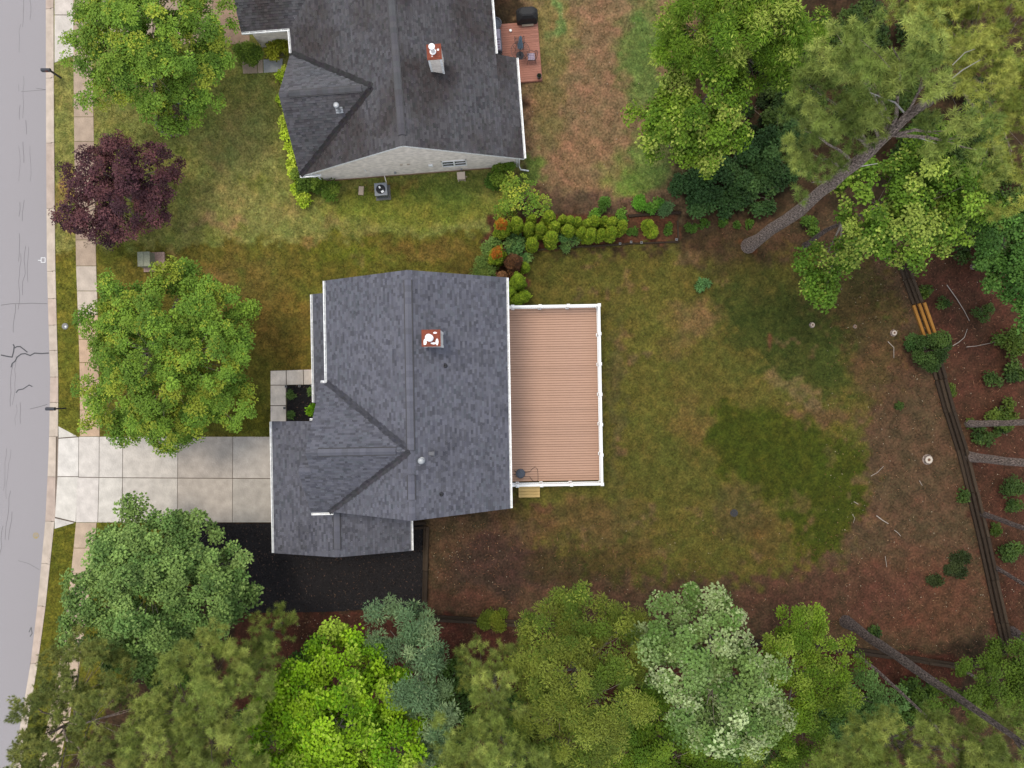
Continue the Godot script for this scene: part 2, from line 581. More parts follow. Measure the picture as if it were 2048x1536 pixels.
# ------------------------------------------------------------------ roofs
# One roof slope: p0 is the eave corner, u runs along the eave, w up the slope (both full length, local).
func slope(parent: Node3D, p0: Vector3, u: Vector3, w: Vector3, base: Color, dirt: Color, sd: int, over := Plane(Vector3.UP, -1000.0)) -> MeshInstance3D:
	# only what lies above the plane OVER is built: where this slope runs into another, it ends in the valley
	var r := RandomNumberGenerator.new()
	r.seed = sd
	var f := FastNoiseLite.new()
	f.seed = sd
	f.frequency = 0.22
	f.fractal_octaves = 3
	var ul := u.length()
	var wl := w.length()
	var ud := u / ul
	var wd := w / wl
	var up := wd.cross(ud)
	if up.y < 0.0: up = -up
	# deck and trim under the shingles
	var sb := MB.new()
	var bs := Basis(ud, up, ud.cross(up))
	if over.d < -900.0:
		sb.slab(Transform3D(bs, p0 + u * 0.5 + w * 0.5 - up * 0.075), Vector3(ul - 0.02, 0.13, wl - 0.01))
	else:
		var cor := [p0, p0 + u, p0 + u + w, p0 + w]
		var kept := []
		for i in 4:
			var a: Vector3 = cor[i]
			var b3: Vector3 = cor[(i + 1) % 4]
			var da := over.distance_to(a) + 0.02
			var db := over.distance_to(b3) + 0.02
			if da >= 0.0: kept.append(a)
			if (da > 0.0) != (db > 0.0): kept.append(a.lerp(b3, da / (da - db)))
		var lift := up * 0.01
		for i in range(1, kept.size() - 1):
			if (kept[i] - kept[0]).cross(kept[i + 1] - kept[0]).dot(up) > 0.0:
				sb.tri(kept[0] - lift, kept[i] - lift, kept[i + 1] - lift)
				sb.tri(kept[0] - up * 0.14, kept[i + 1] - up * 0.14, kept[i] - up * 0.14)
			else:
				sb.tri(kept[0] - lift, kept[i + 1] - lift, kept[i] - lift)
				sb.tri(kept[0] - up * 0.14, kept[i] - up * 0.14, kept[i + 1] - up * 0.14)
		for i in kept.size():
			var a2: Vector3 = kept[i]
			var b2: Vector3 = kept[(i + 1) % kept.size()]
			sb.quad(a2 - lift, a2 - up * 0.14, b2 - up * 0.14, b2 - lift)
	var s := put(sb.mesh(M.trim), "roof_slope", parent)
	var b := MB.new()
	var e := 0.14
	var rows := int(ceil(wl / e))
	var flip := up.dot(ud.cross(wd)) < 0.0
	for j in rows:
		var v0 := j * e
		var v1 := minf(wl, v0 + e + 0.01)
		var x := -0.03
		var end := ul + 0.03
		while x < end - 0.001:
			var nx := minf(end, x + r.randf_range(0.13, 0.3))
			if end - nx < 0.07: nx = end
			var lift := 0.016 + 0.016 * (1.0 if r.randf() < 0.45 else 0.0)
			var cen := p0 + ud * (x + nx) * 0.5 + wd * (v0 + e)
			if over.distance_to(cen) < -0.03:
				x = nx
				continue
			var k := f.get_noise_2d((x + nx) * 0.5 + sd * 7.0, v0)
			var g := r.randf_range(0.86, 1.2) + k * 0.42
			if r.randf() < 0.3: g *= 0.72
			var q := base.lerp(dirt, clampf(0.35 + k * 1.3, 0.0, 1.0))
			b.col = Color(q.r * g, q.g * g, q.b * g)
			var a0 := p0 + ud * x + wd * (v0 - 0.004) + up * lift
			var a1 := p0 + ud * nx + wd * (v0 - 0.004) + up * lift
			var c1 := p0 + ud * nx + wd * v1 + up * 0.004
			var c0 := p0 + ud * x + wd * v1 + up * 0.004
			var f0 := a0 - up * (lift + 0.004)
			var f1 := a1 - up * (lift + 0.004)
			if flip:
				b.quad(a0, c0, c1, a1)
				b.quad(f0, a0, a1, f1)
			else:
				b.quad(a0, a1, c1, c0)
				b.quad(f0, f1, a1, a0)
			x = nx
	var sh := put(b.mesh(M.shingle), "shingles", s)
	sh.set_meta("kind", "stuff")
	return s

# Cap along a ridge from a to b; pitch = rise per metre either side; tall > 0 makes it a ridge vent.
func ridge(parent: Node3D, called: String, a: Vector3, b: Vector3, pitch: float, half: float, tall: float, base: Color) -> void:
	var mb := MB.new()
	var d := (b - a).normalized()
	var l := a.distance_to(b)
	var side := d.cross(Vector3.UP).normalized()
	var cnt := maxi(1, int(l / 0.3))
	for i in cnt:
		var s0 := a + d * l * i / cnt
		var s1 := a + d * (l * (i + 1) / cnt)
		var g := rf(0.85, 1.1)
		mb.col = Color(base.r * g, base.g * g, base.b * g)
		var t0 := Vector3.UP * (0.035 + tall)
		var t1 := Vector3.UP * (0.02 + tall)
		var o := side * half - Vector3.UP * half * pitch
		var oo := -side * half - Vector3.UP * half * pitch
		mb.quad(s0 + t0, s0 + o + t0, s1 + o + t1, s1 + t1)
		mb.quad(s0 + t0, s1 + t1, s1 + oo + t1, s0 + oo + t0)
		var drop := Vector3.UP * (tall + 0.03)
		if tall > 0.0:
			mb.quad(s0 + o + t0, s0 + o + t0 - Vector3.UP * 0.02, s1 + o + t1 - Vector3.UP * 0.02, s1 + o + t1)
			mb.quad(s0 + oo + t0, s1 + oo + t1, s1 + oo + t1 - Vector3.UP * 0.02, s0 + oo + t0 - Vector3.UP * 0.02)
		if i == 0 or i == cnt - 1:
			var ee := s0 if i == 0 else s1
			mb.quad(ee + o + t0, ee + t0, ee + t0 - drop, ee + o + t0 - drop)
			mb.quad(ee + oo + t0, ee + oo + t0 - drop, ee + t0 - drop, ee + t0)
	var p := put(mb.mesh(M.shingle), called, parent)
	if tall > 0.0:
		# dark edge strips of the vent, set outside it to paint in its shadow gap
		var vb := MB.new()
		for s in [-1.0, 1.0]:
			var o2: Vector3 = side * (half + 0.022) * s - Vector3.UP * (half + 0.022) * pitch
			vb.slab(Transform3D(Basis(d, Vector3.UP, d.cross(Vector3.UP)), (a + b) * 0.5 + o2 + Vector3.UP * 0.03), Vector3(l, 0.07, 0.055))
		put(vb.mesh(M.dark), "vent_edge_shade", p)

# Woven valley strips, shade and dirt there put into their dark colour, between two slopes with normals n1, n2, from the eave point a up to b.
func valley_shade_dirt(parent: Node3D, a: Vector3, b: Vector3, n1: Vector3, n2: Vector3, base: Color) -> void:
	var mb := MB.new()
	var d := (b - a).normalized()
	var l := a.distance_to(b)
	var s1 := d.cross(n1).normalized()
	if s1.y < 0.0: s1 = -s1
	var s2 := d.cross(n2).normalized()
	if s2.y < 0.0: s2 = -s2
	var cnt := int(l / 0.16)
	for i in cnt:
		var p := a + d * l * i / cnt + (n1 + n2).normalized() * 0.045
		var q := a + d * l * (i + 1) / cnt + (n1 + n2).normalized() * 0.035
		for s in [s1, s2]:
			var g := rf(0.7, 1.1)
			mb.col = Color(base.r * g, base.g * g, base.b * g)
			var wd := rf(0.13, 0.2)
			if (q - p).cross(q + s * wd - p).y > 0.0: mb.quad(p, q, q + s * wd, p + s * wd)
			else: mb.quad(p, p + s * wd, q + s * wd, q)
	put(mb.mesh(M.shingle), "valley_shade_dirt", parent)

# White K-style gutter from a to b with its open top, hung outside the eave.
func gutter(parent: Node3D, a: Vector3, b: Vector3, out: Vector3) -> void:
	var g := MB.new()
	var d := (b - a).normalized()
	var l := a.distance_to(b)
	var bs := Basis(d, Vector3.UP, d.cross(Vector3.UP))
	var m := (a + b) * 0.5
	g.slab(Transform3D(bs, m + out * 0.012), Vector3(l, 0.12, 0.012))
	g.slab(Transform3D(bs, m + out * 0.065 - Vector3.UP * 0.055), Vector3(l, 0.012, 0.1))
	g.slab(Transform3D(bs, m + out * 0.118), Vector3(l, 0.12, 0.016), 0.003)
	g.slab(Transform3D(bs, m + out * 0.11 + Vector3.UP * 0.06), Vector3(l, 0.012, 0.05))
	for e in [a, b]:
		g.slab(Transform3D(bs, e + out * 0.065), Vector3(0.01, 0.118, 0.11))
	var o := put(g.mesh(M.trim), "gutter", parent)
	var hb := MB.new()
	hb.slab(Transform3D(bs, Vector3.ZERO), Vector3(0.03, 0.012, 0.13))
	var hm := hb.mesh(M.trim)
	var cnt := maxi(1, int(l / 0.9))
	for i in cnt:
		put(hm, "hanger", o, Transform3D(Basis.IDENTITY, a + d * l * (i + 0.5) / cnt + out * 0.07 + Vector3.UP * 0.062))

# Lap-sided wall in the plane through a and b (feet), up to the line y = eave, with an optional gable apex height.
func sided_wall(parent: Node3D, called: String, m: Material, a: Vector3, b: Vector3, eave: float, apex := 0.0) -> MeshInstance3D:
	var w := MB.new()
	var d := (b - a).normalized()
	var l := Vector2(b.x - a.x, b.z - a.z).length()
	var out := Vector3(-d.z, 0, d.x)
	var y := a.y
	var top := maxf(eave, apex)
	while y < top - 0.01:
		var y1 := minf(top, y + 0.11)
		var s0 := 0.0
		var s1 := 0.0
		if apex > eave:
			s0 = clampf((y - eave) / (apex - eave), 0.0, 1.0) * l * 0.5
			s1 = clampf((y1 - eave) / (apex - eave), 0.0, 1.0) * l * 0.5
		var p0 := a + d * s0
		var p1 := b - d * s0
		p0.y = y
		p1.y = y
		var q0 := a + d * s1
		var q1 := b - d * s1
		q0.y = y1
		q1.y = y1
		w.quad(p0 + out * 0.014, p1 + out * 0.014, q1 + out * 0.002, q0 + out * 0.002)
		w.quad(p0, p1, p1 + out * 0.014, p0 + out * 0.014)
		w.quad(p1 - out * 0.12, p0 - out * 0.12, q0 - out * 0.12, q1 - out * 0.12)
		y = y1
	return put(w.mesh(m), called, parent)

func window(parent: Node3D, c: Vector3, along: Vector3, out: Vector3, w: float, h: float, sashes := 1) -> void:
	var bs := Basis(along, Vector3.UP, along.cross(Vector3.UP))
	var fb := MB.new()
	var fr := 0.07
	for s in [-1, 1]:
		fb.slab(Transform3D(bs, c + along * s * (w * 0.5) + out * 0.03), Vector3(fr, h + fr, 0.06))
		fb.slab(Transform3D(bs, c + Vector3.UP * s * (h * 0.5) + out * 0.032), Vector3(w + fr, fr, 0.06))
	if sashes > 1: fb.slab(Transform3D(bs, c + out * 0.029), Vector3(0.1, h, 0.055))
	var f := put(fb.mesh(M.rail), "window", parent)
	for k in sashes:
		var gb := MB.new()
		var pw := w / sashes
		gb.slab(Transform3D(bs, c + along * (k - (sashes - 1) * 0.5) * pw + out * 0.012), Vector3(pw - 0.06, h - 0.06, 0.012))
		put(gb.mesh(M.glass), "pane", f)
	var rb := MB.new()
	rb.slab(Transform3D(bs, c + out * 0.034), Vector3(w - 0.04, 0.035, 0.03))
	put(rb.mesh(M.rail), "sash_rail", f)

func chimney(parent: Node3D, c: Vector3, w: float, d: float, y0: float, y1: float, face: Material, flue_h: float, flue_r := 0.15, patches := []) -> void:
	var cb := MB.new()
	cb.box(Vector3(0, (y0 + y1) * 0.5, 0), Vector3(w - 0.03, y1 - y0, d - 0.03))
	var ch := put(cb.mesh(face), "chimney", parent, Transform3D(Basis.IDENTITY, c))
	for sx in [-1, 1]:
		for sz in [-1, 1]:
			var tb := MB.new()
			tb.box(Vector3(sx * (w * 0.5 - 0.05), (y0 + y1) * 0.5, sz * (d * 0.5 - 0.05)), Vector3(0.11, y1 - y0, 0.11))
			put(tb.mesh(M.trim), "corner_board", ch)
	var kb := MB.new()
	kb.box(Vector3(0, y1 + 0.02, 0), Vector3(w + 0.06, 0.05, d + 0.06), 0.01)
	kb.box(Vector3(0, y1 + 0.055, 0), Vector3(w - 0.08, 0.03, d - 0.08), 0.012)
	var cap := put(kb.mesh(M.rust), "chimney_cap", ch)
	for q in patches:
		var pb := MB.new()
		var op := PackedVector2Array()
		for i in 8: op.append(Vector2(q[0] + cos(i * TAU / 8) * q[2] * rf(0.7, 1.2), q[1] + sin(i * TAU / 8) * q[3] * rf(0.7, 1.2)))
		pb.prism(op, y1 + 0.06, y1 + 0.075)
		put(pb.mesh(M.rail), "paint_patch", cap)
	var fb := MB.new()
	fb.lathe(Vector3(-0.06, y1 + 0.06, 0), [Vector2(flue_r * 1.25, 0), Vector2(flue_r * 0.72, 0.03), Vector2(flue_r * 0.72, flue_h), Vector2(flue_r, flue_h + 0.01), Vector2(flue_r * 1.05, flue_h + 0.09), Vector2(flue_r * 0.8, flue_h + 0.12), Vector2(0, flue_h + 0.13)], 20)
	put(fb.mesh(M.rail), "flue", ch)

func pipe_vent(parent: Node3D, p: Vector3, r: float, h: float) -> void:
	var b := MB.new()
	b.lathe(p, [Vector2(r * 2.1, -0.04), Vector2(r * 1.9, 0.05), Vector2(r * 1.1, 0.1), Vector2(r, h), Vector2(r * 0.75, h), Vector2(r * 0.7, h * 0.4), Vector2(0, h * 0.4)], 14)
	put(b.mesh(M.dark), "vent_pipe", parent)

# ------------------------------------------------------------------ main house
func main_house() -> void:
	var o := thing("house", "two-storey house with blue-grey shingle roof, attached garage and rust-capped chimney", "house", Vector3(-5.167, 0, 0.605), deg_to_rad(1.0))
	var col := ph(122, 122, 133)
	var dirt := ph(102, 103, 112)
	var he := 5.4
	var hr := 8.5
	var x := 4.957
	var z0 := -6.335
	var z1 := 6.28
	# walls
	var WM: Material = M.siding_white
	var wx := 4.62
	sided_wall(o, "wall", WM, Vector3(-wx, 0, 6.0), Vector3(wx, 0, 6.0), 5.5, 8.35)
	sided_wall(o, "wall", WM, Vector3(wx, 0, -6.05), Vector3(-wx, 0, -6.05), 5.5, 8.35)
	sided_wall(o, "wall", WM, Vector3(wx, 0, 6.0), Vector3(wx, 0, -6.05), 5.5)
	sided_wall(o, "wall", WM, Vector3(-wx, 0, -6.05), Vector3(-wx, 0, 6.0), 5.5)
	# second storey over the garage: wide gable and the smaller gable before it
	sided_wall(o, "wall", WM, Vector3(-5.0, 2.9, -0.45), Vector3(-5.0, 2.9, 6.05), 5.5, 8.3)
	sided_wall(o, "wall", WM, Vector3(-5.62, 2.6, 1.6), Vector3(-5.62, 2.6, 6.05), 5.5, 7.4)
	sided_wall(o, "wall", WM, Vector3(-5.62, 2.6, 6.05), Vector3(-wx, 2.6, 6.05), 5.5)
	sided_wall(o, "wall", WM, Vector3(-wx, 2.6, 1.6), Vector3(-5.62, 2.6, 1.6), 5.5)
	sided_wall(o, "wall", WM, Vector3(-wx, 2.6, -0.45), Vector3(-5.0, 2.6, -0.45), 5.5)
	# garage
	sided_wall(o, "wall", WM, Vector3(-8.6, 0, 8.85), Vector3(-1.25, 0, 8.85), 2.75, 3.85)
	sided_wall(o, "wall", WM, Vector3(-8.6, 0, 1.8), Vector3(-8.6, 0, 8.85), 2.75)
	sided_wall(o, "wall", WM, Vector3(-1.25, 0, 8.85), Vector3(-1.25, 0, 6.0), 2.75)
	sided_wall(o, "wall", WM, Vector3(-4.62, 0, 1.8), Vector3(-8.6, 0, 1.8), 2.68)
	var gd := box_part(o, "garage_door", M.trim, Vector3(-8.66, 1.1, 5.0), Vector3(0.05, 2.2, 4.9))
	for k in 4: box_part(gd, "panel", M.rail, Vector3(-0.035, -0.82 + k * 0.55, 0), Vector3(0.025, 0.51, 4.8))
	var fd := box_part(o, "front_door", mat(Color(0.12, 0.03, 0.03), 0.5), Vector3(-4.68, 1.05, -1.4), Vector3(0.06, 2.1, 0.95))
	box_part(fd, "handle", M.metal, Vector3(-0.05, -0.05, 0.36), Vector3(0.05, 0.12, 0.03))
	for wz in [-4.6, -2.9]: window(o, Vector3(-wx, 1.6, wz), Vector3(0, 0, 1), Vector3(-1, 0, 0), 0.9, 1.4)
	for wz in [-4.6, -2.6]: window(o, Vector3(-wx, 4.3, wz), Vector3(0, 0, 1), Vector3(-1, 0, 0), 0.9, 1.4)
	window(o, Vector3(-5.62, 4.5, 3.83), Vector3(0, 0, 1), Vector3(-1, 0, 0), 1.6, 1.3, 2)
	for wz in [-3.6, 0.0, 3.4]:
		window(o, Vector3(wx, 4.3, wz), Vector3(0, 0, 1), Vector3(1, 0, 0), 1.5, 1.3, 2)
	window(o, Vector3(wx, 1.7, -2.6), Vector3(0, 0, 1), Vector3(1, 0, 0), 1.6, 1.3, 2)
	var pd := box_part(o, "patio_door", M.rail, Vector3(wx + 0.03, 1.65, 1.4), Vector3(0.05, 2.05, 1.8))
	for s in [-1, 1]: box_part(pd, "pane", M.glass, Vector3(0.02, 0, s * 0.43), Vector3(0.03, 1.85, 0.76))
	# main roof
	slope(o, Vector3(-x, he, z0), Vector3(0, 0, z1 - z0), Vector3(x, hr - he, 0), col, dirt, 101)
	slope(o, Vector3(x, he, z0), Vector3(0, 0, z1 - z0), Vector3(-x, hr - he, 0), col, dirt, 102)
	ridge(o, "ridge_vent", Vector3(0, hr + 0.0, z0 + 0.45), Vector3(0, hr, 2.75), PITCH, 0.17, 0.05, col)
	ridge(o, "ridge_vent", Vector3(0, hr, 4.0), Vector3(0, hr, 5.25), PITCH, 0.17, 0.05, col)
	ridge(o, "ridge_cap", Vector3(0, hr, z0), Vector3(0, hr, z0 + 0.43), PITCH, 0.16, 0.0, col)
	ridge(o, "ridge_cap", Vector3(0, hr, 2.77), Vector3(0, hr, 3.98), PITCH, 0.16, 0.0, col)
	ridge(o, "ridge_cap", Vector3(0, hr, 5.27), Vector3(0, hr, z1), PITCH, 0.16, 0.0, col)
	# wide cross gable
	var west := Plane(Vector3(-(hr - he), x, 0).normalized(), Vector3(-x, he, 0))
	var cp := 0.868          # the cross gables are steeper: their ridge meets the main ridge
	var rise := 3.55 * cp
	var zc := 2.78
	slope(o, Vector3(-5.3, he, zc - 3.55), Vector3(5.4, 0, 0), Vector3(0, rise, 3.55), col, dirt, 103, west)
	slope(o, Vector3(-5.3, he, zc + 3.55), Vector3(5.4, 0, 0), Vector3(0, rise, -3.55), col, dirt, 104, west)
	ridge(o, "ridge_vent", Vector3(-4.7, he + rise, zc), Vector3(-0.75, he + rise, zc), cp, 0.17, 0.05, col)
	ridge(o, "ridge_cap", Vector3(-5.3, he + rise, zc), Vector3(-4.72, he + rise, zc), cp, 0.16, 0.0, col)
	var nm := Vector3(-(hr - he), x, 0).normalized()
	var meet := -(hr - he - rise) / PITCH
	valley_shade_dirt(o, Vector3(-x, he, zc - 3.55), Vector3(meet, he + rise, zc), nm, Vector3(0, 1, -cp).normalized(), ph(86, 86, 94))
	valley_shade_dirt(o, Vector3(-x, he, zc + 3.55), Vector3(meet, he + rise, zc), nm, Vector3(0, 1, cp).normalized(), ph(84, 82, 88))
	# small gable in front of it
	var zs := 3.83
	var rs := 2.52 * cp
	slope(o, Vector3(-5.94, he - 0.01, zs - 2.52), Vector3(0.95, 0, 0), Vector3(0, rs, 2.52), col, dirt, 105)
	slope(o, Vector3(-5.94, he - 0.01, zs + 2.52), Vector3(0.62, 0, 0), Vector3(0, rs, -2.52), col, dirt, 106)
	ridge(o, "ridge_cap", Vector3(-5.94, he + rs - 0.01, zs), Vector3(-5.3, he + rs - 0.01, zs), cp, 0.16, 0.0, col)
	# garage roof
	var gp := 1.3 / 4.015
	slope(o, Vector3(-8.93, 2.7, 1.45), Vector3(0, 0, 7.68), Vector3(4.015, 1.3, 0), col, dirt, 107)
	slope(o, Vector3(-0.9, 2.7, 6.0), Vector3(0, 0, 3.13), Vector3(-4.015, 1.3, 0), col, dirt, 108)
	ridge(o, "ridge_vent", Vector3(-4.915, 4.0, 6.35), Vector3(-4.915, 4.0, 8.7), gp, 0.17, 0.05, col)
	ridge(o, "ridge_cap", Vector3(-4.915, 4.0, 8.72), Vector3(-4.915, 4.0, 9.13), gp, 0.16, 0.0, col)
	# porch roof
	slope(o, Vector3(-6.41, 2.75, -5.95), Vector3(0, 0, 6.3), Vector3(1.79, 0.85, 0), col, dirt, 109)
	for pz in [-5.6, -2.6, 0.4]: box_part(o, "porch_post", M.rail, Vector3(-6.15, 1.33, pz), Vector3(0.14, 2.66, 0.14), 0.01)
	box_part(o, "porch_floor", mat(ph(214, 204, 190), 0.9, T.blot, Vector3.ONE * 0.5), Vector3(-5.45, 0.08, -2.55), Vector3(1.6, 0.16, 6.4), 0.01)
	# gutters
	var L := Vector3(-1, 0, 0)
	var R := Vector3(1, 0, 0)
	gutter(o, Vector3(x, he - 0.02, z0), Vector3(x, he - 0.02, z1), R)
	gutter(o, Vector3(-x, he - 0.02, z0), Vector3(-x, he - 0.02, -0.78), L)
	gutter(o, Vector3(-5.3, he - 0.02, -0.75), Vector3(-5.0, he - 0.02, -0.75), Vector3(0, 0, -1))
	gutter(o, Vector3(-5.94, he - 0.03, 6.35), Vector3(-4.75, he - 0.03, 6.35), Vector3(0, 0, 1))
	gutter(o, Vector3(-5.94, he - 0.03, 1.31), Vector3(-5.3, he - 0.03, 1.31), Vector3(0, 0, -1))
	gutter(o, Vector3(-8.93, 2.68, 1.45), Vector3(-8.93, 2.68, 9.13), L)
	gutter(o, Vector3(-0.9, 2.68, 6.05), Vector3(-0.9, 2.68, 9.13), R)
	gutter(o, Vector3(-6.41, 2.73, -5.95), Vector3(-6.41, 2.73, 0.35), L)
	var dsp := MB.new()
	dsp.tube([Vector3(-0.84, 2.6, 7.55), Vector3(-1.14, 2.35, 7.5), Vector3(-1.16, 0.25, 7.5), Vector3(-1.0, 0.14, 7.48), Vector3(-0.1, 0.1, 7.4)], [0.05, 0.05, 0.05, 0.05, 0.06], 6)
	put(dsp.mesh(M.trim), "downspout", o)
	# chimney and vents on the rear slope
	var cx := 1.22
	chimney(o, Vector3(cx, 0, -2.85), 0.88, 0.78, 7.3, 9.25, M.siding_white, 0.42, 0.17, [[-0.3, 0.2, 0.08, 0.16], [0.3, 0.18, 0.07, 0.18], [0.2, -0.26, 0.12, 0.05], [0.12, 0.26, 0.16, 0.05]])
	pipe_vent(o, Vector3(1.72, hr - 1.72 * PITCH, -1.52), 0.06, 0.22)
	pipe_vent(o, Vector3(1.42, hr - 1.42 * PITCH, 5.12), 0.06, 0.22)
	var dv := MB.new()
	dv.lathe(Vector3(0.5, hr - 0.5 * PITCH, 3.3), [Vector2(0.19, -0.06), Vector2(0.18, 0.06), Vector2(0.1, 0.08), Vector2(0.1, 0.2), Vector2(0.17, 0.21), Vector2(0.15, 0.27), Vector2(0.08, 0.31), Vector2(0, 0.32)], 18)
	put(dv.mesh(M.metal), "turbine_vent", o)
	var hv := MB.new()
	hv.slab(Transform3D(Basis(Vector3(0, 0, 1), 0.1), Vector3(0.98, hr - 0.98 * PITCH + 0.07, 2.98)), Vector3(0.34, 0.12, 0.22), 0.04)
	put(hv.mesh(mat(Color(0.11, 0.11, 0.12), 0.6)), "hood_vent", o)

# ------------------------------------------------------------------ deck
func deck() -> void:
	var o := thing("deck", "tan plank deck with white railing behind the blue-grey house", "deck", Vector3(-5.167, 0, 0.605), deg_to_rad(1.0))
	var x0 := 4.72
	var x1 := 10.58
	var z0 := -5.24
	var z1 := 5.68
	var fl := 0.6
	var pitch := 0.1505
	var n := int((z1 - z0 - 0.1) / pitch)
	var bm := []
	for k in 5:
		var b := MB.new()
		b.slab(Transform3D.IDENTITY, Vector3(x1 - x0 - 0.1, 0.03, 0.131), 0.004)
		bm.append(b.mesh(M.deck[k]))
	for i in n:
		put(bm[rng.randi() % 5], "board", o, Transform3D(Basis.IDENTITY, Vector3((x0 + x1) * 0.5, fl - 0.015 + rf(-0.0015, 0.0015), z0 + 0.13 + i * pitch)))
	for i in 8:
		box_part(o, "joist", M.timber, Vector3(x0 + 0.2 + i * 0.76, fl - 0.12, (z0 + z1) * 0.5), Vector3(0.05, 0.17, z1 - z0 - 0.12))
	for s in [[Vector3((x0 + x1) * 0.5, fl - 0.13, z0), Vector3(x1 - x0, 0.26, 0.03)], [Vector3((x0 + x1) * 0.5, fl - 0.13, z1), Vector3(x1 - x0, 0.26, 0.03)], [Vector3(x1, fl - 0.13, (z0 + z1) * 0.5), Vector3(0.03, 0.26, z1 - z0 + 0.03)]]:
		box_part(o, "skirt_board", M.deck[1], s[0], s[1])
	var rt := fl + 1.02
	var posts := []
	for px in [5.3, 6.95, 8.65, 10.5]: posts.append(Vector3(px, 0, z0 + 0.07))
	for pz in [-3.45, -1.63, 0.2, 2.02, 3.85]: posts.append(Vector3(10.5, 0, pz))
	for px in [5.4, 6.85, 8.65, 10.5]: posts.append(Vector3(px, 0, z1 - 0.07))
	var pb := MB.new()
	pb.slab(Transform3D(Basis.IDENTITY, Vector3(0, 0.53, 0)), Vector3(0.13, 1.06, 0.13), 0.006)
	var pm := pb.mesh(M.rail)
	var cb := MB.new()
	cb.slab(Transform3D(Basis.IDENTITY, Vector3(0, 1.08, 0)), Vector3(0.2, 0.04, 0.2), 0.012)
	cb.slab(Transform3D(Basis.IDENTITY, Vector3(0, 1.115, 0)), Vector3(0.15, 0.04, 0.15), 0.035)
	var cm := cb.mesh(M.rail)
	var sb := MB.new()
	sb.slab(Transform3D(Basis.IDENTITY, Vector3(0, 0.04, 0)), Vector3(0.2, 0.08, 0.2), 0.02)
	var sm := sb.mesh(M.rail)
	for p in posts:
		var q := put(pm, "railing_post", o, Transform3D(Basis.IDENTITY, p + Vector3.UP * fl))
		put(cm, "post_cap", q)
		put(sm, "post_base", q)
	var runs := [[Vector3(4.75, 0, z0 + 0.07), Vector3(10.5, 0, z0 + 0.07)], [Vector3(10.5, 0, z0 + 0.07), Vector3(10.5, 0, z1 - 0.07)], [Vector3(4.75, 0, z1 - 0.07), Vector3(5.4, 0, z1 - 0.07)], [Vector3(6.85, 0, z1 - 0.07), Vector3(10.5, 0, z1 - 0.07)], [Vector3(5.47, 0, z1 - 0.07), Vector3(6.78, 0, z1 - 0.07)]]
	var bb := MB.new()
	bb.slab(Transform3D.IDENTITY, Vector3(0.035, 0.86, 0.035))
	var bal := bb.mesh(M.rail)
	for r in runs:
		var a: Vector3 = r[0]
		var b: Vector3 = r[1]
		var d := (b - a).normalized()
		var l := a.distance_to(b)
		var bs := Basis(d, Vector3.UP, d.cross(Vector3.UP))
		for k in 2:
			var rb := MB.new()
			rb.slab(Transform3D.IDENTITY, Vector3(l, 0.055 if k == 0 else 0.05, 0.14 if k == 0 else 0.09), 0.012)
			put(rb.mesh(M.rail), "top_rail" if k == 0 else "bottom_rail", o, Transform3D(bs, (a + b) * 0.5 + Vector3.UP * (rt - 0.03 if k == 0 else fl + 0.09)))
		var cnt := int(l / 0.125)
		for i in cnt:
			put(bal, "baluster", o, Transform3D(bs, a + d * l * (i + 0.5) / cnt + Vector3.UP * (fl + 0.54)))
	# steps
	var s := thing("wooden_steps", "short flight of fresh yellow pine steps against the deck railing", "steps", Vector3(-5.167, 0, 0.605), deg_to_rad(1.0))
	for k in 2:
		for i in 2:
			var tb := MB.new()
			tb.slab(Transform3D.IDENTITY, Vector3(1.32, 0.04, 0.185), 0.006)
			put(tb.mesh(M.pine), "tread", s, Transform3D(Basis.IDENTITY, Vector3(6.13, 0.42 - k * 0.2, z1 + 0.16 + k * 0.42 + i * 0.195)))
		box_part(s, "riser", M.pine, Vector3(6.13, 0.3 - k * 0.2, z1 + 0.41 + k * 0.42), Vector3(1.26, 0.17, 0.025))
	for sx in [5.5, 6.13, 6.76]:
		box_part(s, "stringer", M.pine, Vector3(sx, 0.19, z1 + 0.24), Vector3(0.04, 0.38, 0.4))
		box_part(s, "stringer", M.pine, Vector3(sx, 0.09, z1 + 0.64), Vector3(0.04, 0.18, 0.38))
	# the grey bundle with its cord
	var p := at(1041, 947, 0.62)
	var g := thing("grey_bundle", "small grey folded cover with a looped dark cord lying on the deck", "bundle", p)
	var gb := MB.new()
	gb.lathe(Vector3.ZERO, [Vector2(0.27, 0), Vector2(0.3, 0.05), Vector2(0.27, 0.13), Vector2(0.17, 0.19), Vector2(0, 0.2)], 11)
	for k in 4:
		gb.slab(Transform3D(Basis(Vector3.UP, k * 0.8 + 0.3) * Basis(Vector3(0, 0, 1), 0.25), Vector3(rf(-0.12, 0.12), 0.17, rf(-0.1, 0.1))), Vector3(0.3, 0.05, 0.12), 0.02)
	put(gb.mesh(mat(ph(116, 122, 134), 0.8, T.grain, Vector3.ONE * 2.0)), "body", g)
	var pts := []
	var rad := []
	for q in [[1049, 945], [1060, 944], [1064, 938], [1070, 934], [1075, 938], [1076, 950], [1076, 960], [1071, 965], [1064, 960], [1059, 953], [1050, 953]]:
		pts.append(at(q[0], q[1], 0.615) - p)
		rad.append(0.013)
	var cd := MB.new()
	cd.tube(pts, rad, 6)
	put(cd.mesh(M.dark), "cord", g)
	for e in [-1.0, 1.0]:
		var eb := MB.new()
		eb.tube([Vector3(-0.25, 0.01, e * 0.1), Vector3(-0.42, 0.0, e * 0.14 - 0.06)], [0.016, 0.012], 6)
		put(eb.mesh(M.dark), "handle", g)

